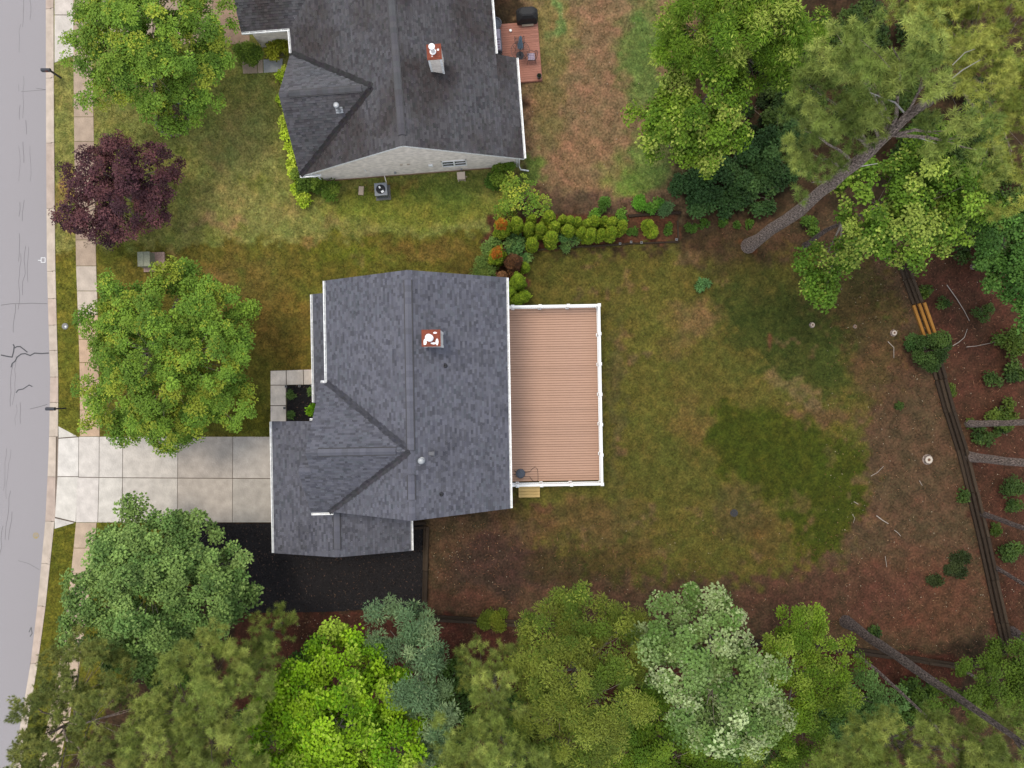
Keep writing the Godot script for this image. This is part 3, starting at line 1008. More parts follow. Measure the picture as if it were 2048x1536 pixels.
# ------------------------------------------------------------------ neighbour's house
func neighbour_house() -> void:
	var o := thing("house", "single-storey house with charcoal shingle roof and beige gable wall", "house", Vector3(-5.85, 0, -12.76), deg_to_rad(4.4))
	var col := ph(104, 102, 106)
	var dirt := ph(70, 64, 64)
	var he := 2.6
	var hr := 6.42
	var x := 6.57
	var pt := (hr - he) / x
	var zn := -19.0
	var W: Material = M.siding
	sided_wall(o, "wall", W, Vector3(-6.2, 0, -0.38), Vector3(6.2, 0, -0.38), 2.72, hr - 0.1)
	sided_wall(o, "wall", W, Vector3(6.2, 0, -0.38), Vector3(6.2, 0, -5.6), 2.8)
	sided_wall(o, "wall", W, Vector3(6.2, 0, -5.6), Vector3(5.0, 0, -5.6), 2.7)
	sided_wall(o, "wall", W, Vector3(5.0, 0, -5.6), Vector3(5.0, 0, zn + 0.4), 3.35)
	sided_wall(o, "wall", W, Vector3(5.0, 0, zn + 0.4), Vector3(-6.2, 0, zn + 0.4), 2.72, hr - 0.1)
	sided_wall(o, "wall", W, Vector3(-6.2, 0, -6.9), Vector3(-6.2, 0, -0.38), 2.75, 5.3)
	sided_wall(o, "wall", W, Vector3(-6.2, 0, zn + 0.4), Vector3(-6.2, 0, -6.9), 2.75)
	# garage wing
	sided_wall(o, "wall", W, Vector3(-9.1, 0, -9.0), Vector3(-6.2, 0, -9.0), 2.75)
	sided_wall(o, "wall", W, Vector3(-9.1, 0, -15.4), Vector3(-9.1, 0, -9.0), 2.75, 4.5)
	sided_wall(o, "wall", W, Vector3(-6.2, 0, -15.4), Vector3(-9.1, 0, -15.4), 2.75)
	var gd := box_part(o, "garage_door", M.trim, Vector3(-9.15, 1.1, -12.2), Vector3(0.05, 2.2, 4.8))
	for k in 4: box_part(gd, "panel", M.rail, Vector3(-0.03, -0.82 + k * 0.55, 0), Vector3(0.025, 0.51, 4.7))
	for c in [-0.38]:
		box_part(o, "foundation", mat(ph(176, 142, 116), 0.9, T.grain), Vector3(0, 0.06, -0.36), Vector3(12.4, 0.12, 0.06))
	for cx in [-6.2, 6.2]: box_part(o, "corner_board", M.trim, Vector3(cx, 1.35, -0.36), Vector3(0.12, 2.7, 0.1))
	# wall details
	window(o, Vector3(2.4, 1.55, -0.38), Vector3(1, 0, 0), Vector3(0, 0, 1), 1.45, 0.95, 2)
	box_part(o, "wall_vent", M.rail, Vector3(0.98, 1.55, -0.33), Vector3(0.26, 0.28, 0.1), 0.02)
	for k in 2: box_part(o, "wall_plug", mat(ph(214, 196, 172), 0.8), Vector3(-0.72 + k * 0.42, 2.05, -0.35), Vector3(0.16, 0.07, 0.05), 0.01)
	var vp := MB.new()
	vp.tube([Vector3(-2.95, 1.9, -0.3), Vector3(-2.95, 1.35, -0.3)], [0.025, 0.025], 6)
	put(vp.mesh(M.rail), "vent_pipe", o)
	box_part(o, "meter_box", M.metal, Vector3(-1.3, 0.75, -0.31), Vector3(0.12, 0.18, 0.1), 0.02)
	box_part(o, "outlet_box", M.metal, Vector3(2.75, 0.35, -0.32), Vector3(0.1, 0.12, 0.08), 0.02)
	# roofs
	slope(o, Vector3(-x, he, zn), Vector3(0, 0, -zn), Vector3(x, hr - he, 0), col, dirt, 201)
	var xe := 5.37
	var hx := hr - xe * pt
	slope(o, Vector3(xe, hx, zn), Vector3(0, 0, -zn), Vector3(-xe, hr - hx, 0), col, dirt, 202)
	slope(o, Vector3(x, he, -5.9), Vector3(0, 0, 5.9), Vector3(-(x - xe), hx - he, 0), col, dirt, 203)
	ridge(o, "ridge_vent", Vector3(0, hr, zn + 0.6), Vector3(0, hr, -0.55), pt, 0.17, 0.05, col)
	ridge(o, "ridge_cap", Vector3(0, hr, -0.53), Vector3(0, hr, 0), pt, 0.16, 0.0, col)
	var west := Plane(Vector3(-(hr - he), x, 0).normalized(), Vector3(-x, he, 0))
	var rise := 2.95
	slope(o, Vector3(-6.62, he, -7.2), Vector3(5.3, 0, 0), Vector3(0, rise, 3.6), ph(112, 113, 118), col, 204, west)
	slope(o, Vector3(-6.62, he, 0), Vector3(5.3, 0, 0), Vector3(0, rise, -3.6), col, dirt, 205, west)
	ridge(o, "ridge_vent", Vector3(-6.1, he + rise, -3.6), Vector3(-2.1, he + rise, -3.6), rise / 3.6, 0.16, 0.05, col)
	ridge(o, "ridge_cap", Vector3(-6.62, he + rise, -3.6), Vector3(-6.12, he + rise, -3.6), rise / 3.6, 0.15, 0.0, col)
	ridge(o, "ridge_cap", Vector3(-2.08, he + rise, -3.6), Vector3(-1.5, he + rise, -3.6), rise / 3.6, 0.15, 0.0, col)
	slope(o, Vector3(-9.4, he, -8.66), Vector3(6.0, 0, 0), Vector3(0, 3.55 * pt, -3.55), col, dirt, 206, west)
	slope(o, Vector3(-9.4, he, -15.76), Vector3(6.0, 0, 0), Vector3(0, 3.55 * pt, 3.55), col, dirt, 207, west)
	ridge(o, "ridge_cap", Vector3(-9.4, he + 3.55 * pt, -12.21), Vector3(-3.6, he + 3.55 * pt, -12.21), pt, 0.16, 0.0, col)
	var nm := Vector3(-(hr - he), x, 0).normalized()
	var meet := -(hr - he - rise) / pt
	valley_shade_dirt(o, Vector3(-x, he, -7.2), Vector3(meet, he + rise, -3.6), nm, Vector3(0, 1, -rise / 3.6).normalized(), ph(66, 64, 66))
	valley_shade_dirt(o, Vector3(-x, he, 0.0), Vector3(meet, he + rise, -3.6), nm, Vector3(0, 1, rise / 3.6).normalized(), ph(60, 56, 58))
	# trim along the south rake
	for s in [-1.0, 1.0]:
		var rb := MB.new()
		var dv := Vector3(-s * x, hr - he, 0)
		rb.slab(Transform3D(Basis(dv.normalized(), Vector3(s * (hr - he), x, 0).normalized(), Vector3(0, 0, 1) * s * -1.0), Vector3(s * x * 0.5, (he + hr) * 0.5 - 0.09, 0.015)), Vector3(dv.length(), 0.16, 0.03))
		put(rb.mesh(M.trim), "barge_board", o)
	gutter(o, Vector3(x, he - 0.02, -5.9), Vector3(x, he - 0.02, 0), Vector3(1, 0, 0))
	gutter(o, Vector3(xe, hx - 0.02, zn), Vector3(xe, hx - 0.02, -5.95), Vector3(1, 0, 0))
	gutter(o, Vector3(-x, he - 0.02, -8.6), Vector3(-x, he - 0.02, -7.22), Vector3(-1, 0, 0))
	gutter(o, Vector3(-9.4, he - 0.02, -8.66), Vector3(-6.6, he - 0.02, -8.66), Vector3(0, 0, 1))
	gutter(o, Vector3(-6.62, he - 0.02, 0), Vector3(-5.4, he - 0.02, 0), Vector3(0, 0, 1))
	for dx in [[-5.9, -1], [6.32, 1]]:
		var dsp := MB.new()
		var px: float = dx[0]
		dsp.tube([Vector3(px, 2.55, 0.0 if dx[1] < 0 else -0.25), Vector3(px, 2.3, -0.28), Vector3(px, 0.25, -0.28), Vector3(px + 0.1, 0.1, -0.1), Vector3(px + (0.6 if dx[1] > 0 else 0.1), 0.06, 0.0 if dx[1] > 0 else 0.3)], [0.045, 0.045, 0.045, 0.045, 0.05], 6)
		put(dsp.mesh(M.trim), "downspout", o)
	chimney(o, Vector3(2.1, 0, -4.62), 0.72, 0.76, 4.6, 6.85, M.siding, 0.5, 0.16, [[0.22, -0.08, 0.07, 0.06], [-0.12, 0.24, 0.04, 0.03]])
	var bv := MB.new()
	var bz := -2.75
	var by := he + (0.0 - bz) * rise / 3.6
	bv.lathe(Vector3(-3.55, by, bz), [Vector2(0.12, -0.05), Vector2(0.1, 0.1), Vector2(0.08, 0.12), Vector2(0.08, 0.62), Vector2(0.15, 0.63), Vector2(0.15, 0.76), Vector2(0.09, 0.8), Vector2(0, 0.81)], 16)
	var bvo := put(bv.mesh(M.metal), "flue_vent", o)
	var fl := MB.new()
	fl.slab(Transform3D(Basis(Vector3.RIGHT, atan(rise / 3.6)), Vector3(-3.55, by + 0.02, bz)), Vector3(0.4, 0.025, 0.34))
	put(fl.mesh(M.metal), "flashing", bvo)

# ------------------------------------------------------------------ ground
const CURB := [[-700, 90, 107.6], [0, 89.5, 107.6], [260, 90, 108.5], [525, 91.6, 111], [648, 95, 114], [757, 98.4, 117], [809, 97.4, 117], [894, 95.7, 116], [975, 92, 114], [1043, 88.5, 109.5], [1213, 72.5, 91.6], [1328, 59, 76], [1435, 41, 58], [1536, 25, 42], [2200, -90, -72]]
const WALK := [[-700, 145, 183], [0, 146, 184.5], [120, 147, 186], [250, 148, 188], [525, 152, 193], [660, 157, 197], [757, 160, 198.5], [873, 160, 200], [1045, 152, 194], [1140, 143, 185], [1313, 122, 163], [1450, 95, 137], [1536, 75, 117], [2200, -50, -8]]
const GX := 45.0
const GZ := 33.75
const LW := 400
const LH := 300
var gcol := PackedColorArray()
var ggrass := PackedFloat32Array()

func edge(tab: Array, py: float, k: int) -> float:
	for i in tab.size() - 1:
		if py <= tab[i + 1][0]:
			return lerpf(tab[i][k], tab[i + 1][k], (py - tab[i][0]) / (tab[i + 1][0] - tab[i][0]))
	return tab[-1][k]

func poly(a: Array) -> PackedVector2Array:
	var p := PackedVector2Array()
	for i in range(0, a.size(), 2): p.append(Vector2(a[i], a[i + 1]))
	return p

func paint_ground() -> ImageTexture:
	# what the ground is made of, zone by zone: [outline or ellipse, colour, share of grass]
	var zones := [
		[poly([1800, 470, 2200, 440, 2200, 1320, 1990, 1320, 1900, 880]), [92, 62, 48], 0.0, 14.0],
		[poly([480, 1222, 850, 1225, 1040, 1245, 1700, 1290, 1950, 1320, 1900, 1420, 420, 1420]), [92, 58, 46], 0.0],
		[poly([850, 1040, 1020, 1015, 1220, 990, 1460, 500, 1340, 430, 1790, 420, 1850, 640, 1920, 880, 1960, 1080, 2005, 1290, 1700, 1300, 1040, 1250, 850, 1235]), [98, 77, 57], 0.2, 14.0],
		[[1000, 1130, 110, 70, 1.0], [84, 64, 54], 0.05],
		[[1080, 1060, 60, 30, 0.8], [116, 90, 62], 0.2],
		[[1820, 1190, 150, 90, 1.0], [108, 74, 56], 0.0],
		[[1640, 1190, 200, 60, 0.7], [96, 68, 54], 0.05],
		[[930, 1205, 90, 25, 0.8], [106, 74, 58], 0.0],
		[[1150, 1195, 90, 22, 0.8], [110, 78, 60], 0.0],
		[poly([1000, 480, 1180, 495, 1350, 490, 1500, 505, 1640, 500, 1760, 540, 1800, 640, 1790, 740, 1740, 800, 1720, 900, 1735, 950, 1725, 1000, 1700, 1060, 1650, 1120, 1560, 1150, 1400, 1160, 1250, 1150, 1150, 1130, 1080, 1060, 1010, 1010]), [98, 92, 43], 0.75, 26.0],
		[[1460, 500, 120, 45, 0.8], [84, 66, 46], 0.25],
		[[1700, 620, 110, 110, 0.7], [84, 68, 44], 0.4],
		[[1760, 740, 60, 110, 0.7], [98, 74, 54], 0.2],
		[poly([1430, 590, 1520, 570, 1640, 620, 1700, 700, 1690, 790, 1640, 800, 1560, 760, 1500, 700, 1420, 640]), [70, 76, 34], 0.9, 22.0],
		[[1480, 560, 80, 50, 0.6], [80, 78, 38], 0.8],
		[[1640, 830, 70, 25, 0.9], [106, 84, 56], 0.3],
		[[1385, 640, 55, 42, 0.75], [132, 102, 70], 0.3],
		[[1350, 690, 30, 30, 0.5], [124, 98, 66], 0.3],
		[[1565, 760, 40, 16, 0.8], [134, 112, 74], 0.3],
		[[1600, 785, 40, 16, 0.8], [128, 106, 72], 0.3],
		[[1494, 494, 20, 16, 1.0], [136, 78, 52], 0.0],
		[[1545, 690, 12, 8, 0.9], [128, 84, 60], 0.0],
		[[1625, 815, 26, 12, 0.7], [130, 108, 76], 0.3],
		[[1290, 640, 80, 120, 0.5], [106, 97, 46], 0.8],
		[[1280, 800, 60, 120, 0.5], [102, 95, 44], 0.8],
		[[1380, 850, 40, 60, 0.6], [122, 96, 56], 0.5],
		[poly([1440, 800, 1560, 830, 1680, 880, 1735, 905, 1730, 985, 1700, 1060, 1640, 1125, 1600, 1100, 1560, 1010, 1480, 960, 1400, 900]), [70, 76, 25], 0.95, 12.0],
		[[1330, 930, 110, 80, 0.6], [90, 88, 40], 0.85],
		[[1480, 1030, 60, 60, 0.6], [92, 80, 50], 0.4],
		[[1540, 1080, 40, 50, 0.6], [106, 82, 48], 0.4],
		[[1180, 1040, 110, 50, 0.6], [106, 84, 56], 0.4],
		[[1250, 1090, 90, 30, 0.5], [106, 84, 56], 0.4],
		[[1160, 1130, 120, 40, 0.7], [78, 68, 40], 0.5],
		[[1233, 800, 18, 180, 0.7], [92, 86, 52], 0.7],
		[[1240, 690, 22, 24, 0.6], [134, 100, 70], 0.3],
		[[1090, 1012, 24, 12, 0.7], [120, 84, 64], 0.0],
		[[1060, 1045, 60, 26, 0.6], [110, 82, 56], 0.2],
		# neighbour's rear yard
		[poly([1040, -300, 1390, -300, 1400, 140, 1290, 250, 1360, 350, 1370, 430, 1110, 425, 1040, 340]), [142, 114, 84], 0.3, 14.0],
		[[1110, 40, 45, 130, 0.75], [128, 118, 68], 0.7],
		[[1115, 40, 14, 45, 0.9], [112, 134, 76], 0.9],
		[[1095, 190, 35, 110, 0.7], [120, 108, 66], 0.6],
		[[1285, 110, 50, 120, 0.95], [100, 118, 60], 0.95],
		[[1265, 350, 68, 42, 0.95], [120, 142, 62], 0.95],
		[[1300, 320, 60, 60, 0.7], [104, 122, 62], 0.9],
		[[1065, 335, 24, 30, 0.9], [104, 118, 56], 0.9],
		[[1160, 410, 120, 24, 0.85], [108, 84, 68], 0.1],
		[[1190, 320, 70, 60, 0.6], [150, 116, 86], 0.15],
		# front lawns
		[poly([100, -400, 640, -300, 640, 200, 1040, 330, 1010, 420, 985, 470, 800, 482, 480, 490, 100, 520]), [132, 131, 70], 0.9, 5.0],
		[[470, 300, 90, 120, 0.7], [138, 132, 78], 0.7],
		[[500, 420, 150, 45, 0.6], [146, 136, 80], 0.6],
		[[430, 450, 60, 16, 0.7], [162, 136, 94], 0.4],
		[[820, 405, 190, 50, 0.8], [122, 126, 50], 0.95],
		[[900, 380, 80, 40, 0.6], [112, 128, 60], 0.95],
		[[780, 372, 60, 12, 0.6], [136, 112, 64], 0.6],
		[[420, 180, 70, 80, 0.5], [120, 122, 58], 0.9],
		[[128, 400, 24, 60, 0.7], [160, 126, 72], 0.4],
		[poly([100, 500, 330, 496, 480, 484, 660, 476, 800, 474, 975, 468, 1010, 560, 1015, 600, 640, 900, 100, 900]), [107, 100, 42], 0.9, 5.0],
		[[700, 505, 90, 30, 0.8], [102, 106, 36], 0.95],
		[[470, 560, 110, 60, 0.8], [120, 102, 52], 0.7],
		[[560, 650, 70, 70, 0.7], [122, 98, 48], 0.7],
		[[600, 720, 60, 60, 0.5], [122, 104, 46], 0.8],
		[[850, 500, 110, 18, 0.6], [122, 98, 54], 0.7],
		[[500, 840, 80, 40, 0.8], [94, 94, 32], 0.95],
		[[220, 510, 70, 26, 0.8], [96, 96, 36], 0.95],
		[poly([100, 520, 158, 520, 162, 880, 100, 880]), [112, 108, 42], 0.95],
		[[950, 540, 60, 30, 0.6], [92, 76, 40], 0.5],
		[poly([40, 1040, 400, 1040, 420, 1120, 330, 1250, 130, 1536, 0, 1700, -200, 1700]), [104, 102, 36], 0.95],
		[poly([980, 430, 1270, 430, 1360, 430, 1360, 484, 1170, 492, 1060, 500, 1050, 610, 960, 560]), [110, 74, 54], 0.05],
	]
	var sr := RandomNumberGenerator.new()
	sr.seed = 515
	for i in 90:
		var x := sr.randf_range(1060, 1780)
		var y := sr.randf_range(500, 1150)
		if y > 960 or x > 1620 or y < 700 or x < 1290:
			var dry := sr.randf() < 0.6
			zones.append([[x, y, sr.randf_range(6, 22), sr.randf_range(5, 16), sr.randf_range(0.35, 0.8)], [122, 98, 68] if dry else [80, 82, 38], 0.3 if dry else 0.95])
	for i in 60:
		var dry2 := sr.randf() < 0.5
		zones.append([[sr.randf_range(200, 980), sr.randf_range(260, 620), sr.randf_range(8, 26), sr.randf_range(6, 18), sr.randf_range(0.25, 0.6)], [146, 122, 78] if dry2 else [104, 108, 46], 0.6 if dry2 else 0.95])
	var f1 := FastNoiseLite.new()
	f1.seed = 31
	f1.frequency = 0.02
	f1.fractal_octaves = 4
	var f2 := FastNoiseLite.new()
	f2.seed = 32
	f2.frequency = 0.02
	f2.fractal_octaves = 4
	var reach := []
	for z in zones:
		var box: Rect2
		if z[0] is PackedVector2Array:
			box = Rect2(z[0][0], Vector2.ZERO)
			for p in z[0]: box = box.expand(p)
		else: box = Rect2(z[0][0] - z[0][2] * 1.3, z[0][1] - z[0][3] * 1.3, z[0][2] * 2.6, z[0][3] * 2.6)
		reach.append(box.grow(75.0))
	gcol.resize(LW * LH)
	ggrass.resize(LW * LH)
	var low := Image.create(LW, LH, false, Image.FORMAT_RGB8)
	for j in LH:
		for i in LW:
			var wx := -GX + (i + 0.5) * 2.0 * GX / LW
			var wz := -GZ + (j + 0.5) * 2.0 * GZ / LH
			var q := Vector2(wx * F / H + 1024.0, wz * F / H + 768.0)
			var w := Vector2(f1.get_noise_2d(q.x, q.y), f2.get_noise_2d(q.x, q.y))
			var s := q + w * 34.0
			var c := Vector3(76, 60, 44) * (1.0 + 0.25 * f1.get_noise_2d(q.y * 1.7, q.x * 1.7))
			var g := 0.0
			for n in zones.size():
				if not reach[n].has_point(q): continue
				var z: Array = zones[n]
				if z[0] is PackedVector2Array:
					var soft: float = z[3] if z.size() > 3 else 0.0
					if soft == 0.0:
						if Geometry2D.is_point_in_polygon(q + w * 9.0, z[0]):
							c = Vector3(z[1][0], z[1][1], z[1][2])
							g = z[2]
					else:
						var hit := 0.0
						for k in 7:
							var jit := Vector2.ZERO if k == 0 else Vector2.from_angle(k * TAU / 6.0 + 0.4) * soft
							if Geometry2D.is_point_in_polygon(q + w * (20.0 + soft) + jit, z[0]): hit += 1.0 / 7.0
						if hit > 0.0:
							# patchy: the finer noise decides which cells the mixed border gives to grass
							var t := smoothstep(0.0, 1.0, clampf(hit + 0.9 * f2.get_noise_2d(q.x * 3.1, q.y * 3.1) * (1.0 - absf(hit * 2.0 - 1.0)), 0.0, 1.0))
							c = c.lerp(Vector3(z[1][0], z[1][1], z[1][2]), t)
							g = lerpf(g, z[2], t)
				else:
					var dx: float = (s.x - z[0][0]) / z[0][2]
					var dy: float = (s.y - z[0][1]) / z[0][3]
					var d := sqrt(dx * dx + dy * dy)
					if d < 1.3:
						var t: float = smoothstep(1.3, 0.55, d) * z[0][4]
						c = c.lerp(Vector3(z[1][0], z[1][1], z[1][2]), t)
						g = lerpf(g, z[2], t)
			var lin := ph(c.x, c.y, c.z, lerpf(1.0, 1.45, g))   # thick turf looks darker than its blades: they shade one another
			gcol[j * LW + i] = lin
			ggrass[j * LW + i] = g
			low.set_pixel(i, j, lin.linear_to_srgb())
	var W := LW * 4
	var HH := LH * 4
	low.resize(W, HH, Image.INTERPOLATE_CUBIC)
	var d := low.get_data()
	var na := FastNoiseLite.new()
	na.seed = 41
	na.frequency = 0.33
	na.fractal_octaves = 2
	var A := na.get_image(W, HH)
	A.convert(Image.FORMAT_L8)
	na.seed = 42
	na.frequency = 0.06
	na.fractal_octaves = 4
	var B := na.get_image(W, HH)
	B.convert(Image.FORMAT_L8)
	na.seed = 43
	na.frequency = 0.025
	var C := na.get_image(W, HH)
	C.convert(Image.FORMAT_L8)
	var da := A.get_data()
	var db := B.get_data()
	var dc := C.get_data()
	for i in W * HH:
		var g := 0.5 + da[i] * 0.0024 + db[i] * 0.0015
		var t := (dc[i] - 128) * 0.0005 + (db[i] - 128) * 0.0003
		var k := i * 3
		d[k] = clampi(int(d[k] * g * (1.0 + t)), 0, 255)
		d[k + 1] = clampi(int(d[k + 1] * g * (1.0 - t * 0.35)), 0, 255)
		d[k + 2] = clampi(int(d[k + 2] * g * (1.0 + t * 0.3)), 0, 255)
	var im := Image.create_from_data(W, HH, false, Image.FORMAT_RGB8, d)
	im.generate_mipmaps()
	return ImageTexture.create_from_image(im)

func ground_color(x: float, z: float) -> Color:
	var i := clampi(int((x + GX) / (2.0 * GX) * LW), 0, LW - 1)
	var j := clampi(int((z + GZ) / (2.0 * GZ) * LH), 0, LH - 1)
	return gcol[j * LW + i]

func ground_grass(x: float, z: float) -> float:
	var i := clampi(int((x + GX) / (2.0 * GX) * LW), 0, LW - 1)
	var j := clampi(int((z + GZ) / (2.0 * GZ) * LH), 0, LH - 1)
	return ggrass[j * LW + i]

func build_ground() -> void:
	var tex := paint_ground()
	var m := StandardMaterial3D.new()
	m.albedo_texture = tex
	m.roughness = 0.95
	m.metallic_specular = 0.2
	var v := PackedVector3Array()
	var n := PackedVector3Array()
	var uv := PackedVector2Array()
	var idx := PackedInt32Array()
	var rows := 60
	var colsn := 24
	for j in rows + 1:
		var z := -GZ + 2.0 * GZ * j / rows
		var left := (edge(CURB, z * F / H + 768.0, 2) - 1024.0) * H / F - 0.02
		for i in colsn + 1:
			var x := lerpf(left, GX, float(i) / colsn)
			v.append(Vector3(x, 0, z))
			n.append(Vector3.UP)
			uv.append(Vector2((x + GX) / (2.0 * GX), (z + GZ) / (2.0 * GZ)))
	for j in rows:
		for i in colsn:
			var a := j * (colsn + 1) + i
			var b := a + colsn + 1
			idx.append_array([a, a + 1, b, a + 1, b + 1, b])
	var arr := []
	arr.resize(Mesh.ARRAY_MAX)
	arr[Mesh.ARRAY_VERTEX] = v
	arr[Mesh.ARRAY_NORMAL] = n
	arr[Mesh.ARRAY_TEX_UV] = uv
	arr[Mesh.ARRAY_INDEX] = idx
	var me := ArrayMesh.new()
	me.add_surface_from_arrays(Mesh.PRIMITIVE_TRIANGLES, arr)
	me.surface_set_material(0, m)
	put(me, "ground", self).set_meta("kind", "structure")
	# the land beyond the two lots
	var far := MB.new()
	far.quad(Vector3(-220, -0.16, -220), Vector3(-220, -0.16, 220), Vector3(220, -0.16, 220), Vector3(220, -0.16, -220))
	put(far.mesh(mat(ph(96, 84, 46), 0.95, T.blot, Vector3.ONE * 0.1)), "terrain", self).set_meta("kind", "structure")

func strip(parent: Node3D, called: String, m: Material, pts: Array, width: float, y: float) -> void:
	var b := MB.new()
	var q := []
	for i in range(0, pts.size(), 2):
		var w := at(pts[i], pts[i + 1])
		q.append(Vector3(w.x, y, w.z))
	for i in q.size() - 1:
		var d: Vector3 = (q[i + 1] - q[i]).normalized()
		var s := Vector3(d.z, 0, -d.x) * width * 0.5
		var e := d * width * 0.25
		b.quad(q[i] - s - e, q[i] + s - e, q[i + 1] + s + e, q[i + 1] - s + e)
		for k in [0, 1]:
			var c: Vector3 = q[i + k]
			b.prism(PackedVector2Array([Vector2(c.x - width * 0.5, c.z), Vector2(c.x, c.z + width * 0.5), Vector2(c.x + width * 0.5, c.z), Vector2(c.x, c.z - width * 0.5)]), y - 0.001, y + 0.0006 + i * 0.0001)
	put(b.mesh(m), called, parent)

func sheet(parent: Node3D, called: String, m: Material, pts: PackedVector2Array, y: float, rag := 0.0) -> MeshInstance3D:
	var q := PackedVector2Array()
	for i in pts.size():
		var a := pts[i]
		var b := pts[(i + 1) % pts.size()]
		var cnt := 1 if rag == 0.0 else maxi(1, int(a.distance_to(b) / 5.0))
		for k in cnt:
			var p := a.lerp(b, float(k) / cnt) + Vector2(rf(-rag, rag), rf(-rag, rag))
			var w := at(p.x, p.y)
			q.append(Vector2(w.x, w.z))
	var b2 := MB.new()
	var t := Geometry2D.triangulate_polygon(q)
	for i in range(0, t.size(), 3):
		var a3 := Vector3(q[t[i]].x, y, q[t[i]].y)
		var b3 := Vector3(q[t[i + 1]].x, y, q[t[i + 1]].y)
		var c3 := Vector3(q[t[i + 2]].x, y, q[t[i + 2]].y)
		if (b3 - a3).cross(c3 - a3).y > 0: b2.tri(a3, b3, c3)
		else: b2.tri(a3, c3, b3)
	return put(b2.mesh(m), called, parent)

func slab_part(parent: Node3D, pts: Array, y1: float, c: Color, gap := 0.014, called := "slab") -> void:
	var p := PackedVector2Array()
	var cen := Vector2.ZERO
	for i in range(0, pts.size(), 2):
		var w := at(pts[i], pts[i + 1])
		p.append(Vector2(w.x, w.z))
	for q in p: cen += q / p.size()
	for i in p.size(): p[i] = p[i] - (p[i] - cen).sign() * gap
	var b := MB.new()
	var g := rf(0.95, 1.04)
	b.col = Color(c.r * g, c.g * g, c.b * g)
	var k: float = 1.0 / mean_of[T.stain]
	b.col = Color(b.col.r * k, b.col.g * k, b.col.b * k)
	b.prism(p, -0.05, y1 + rf(-0.003, 0.003), 0.008)
	put(b.mesh(M.concrete), called, parent)

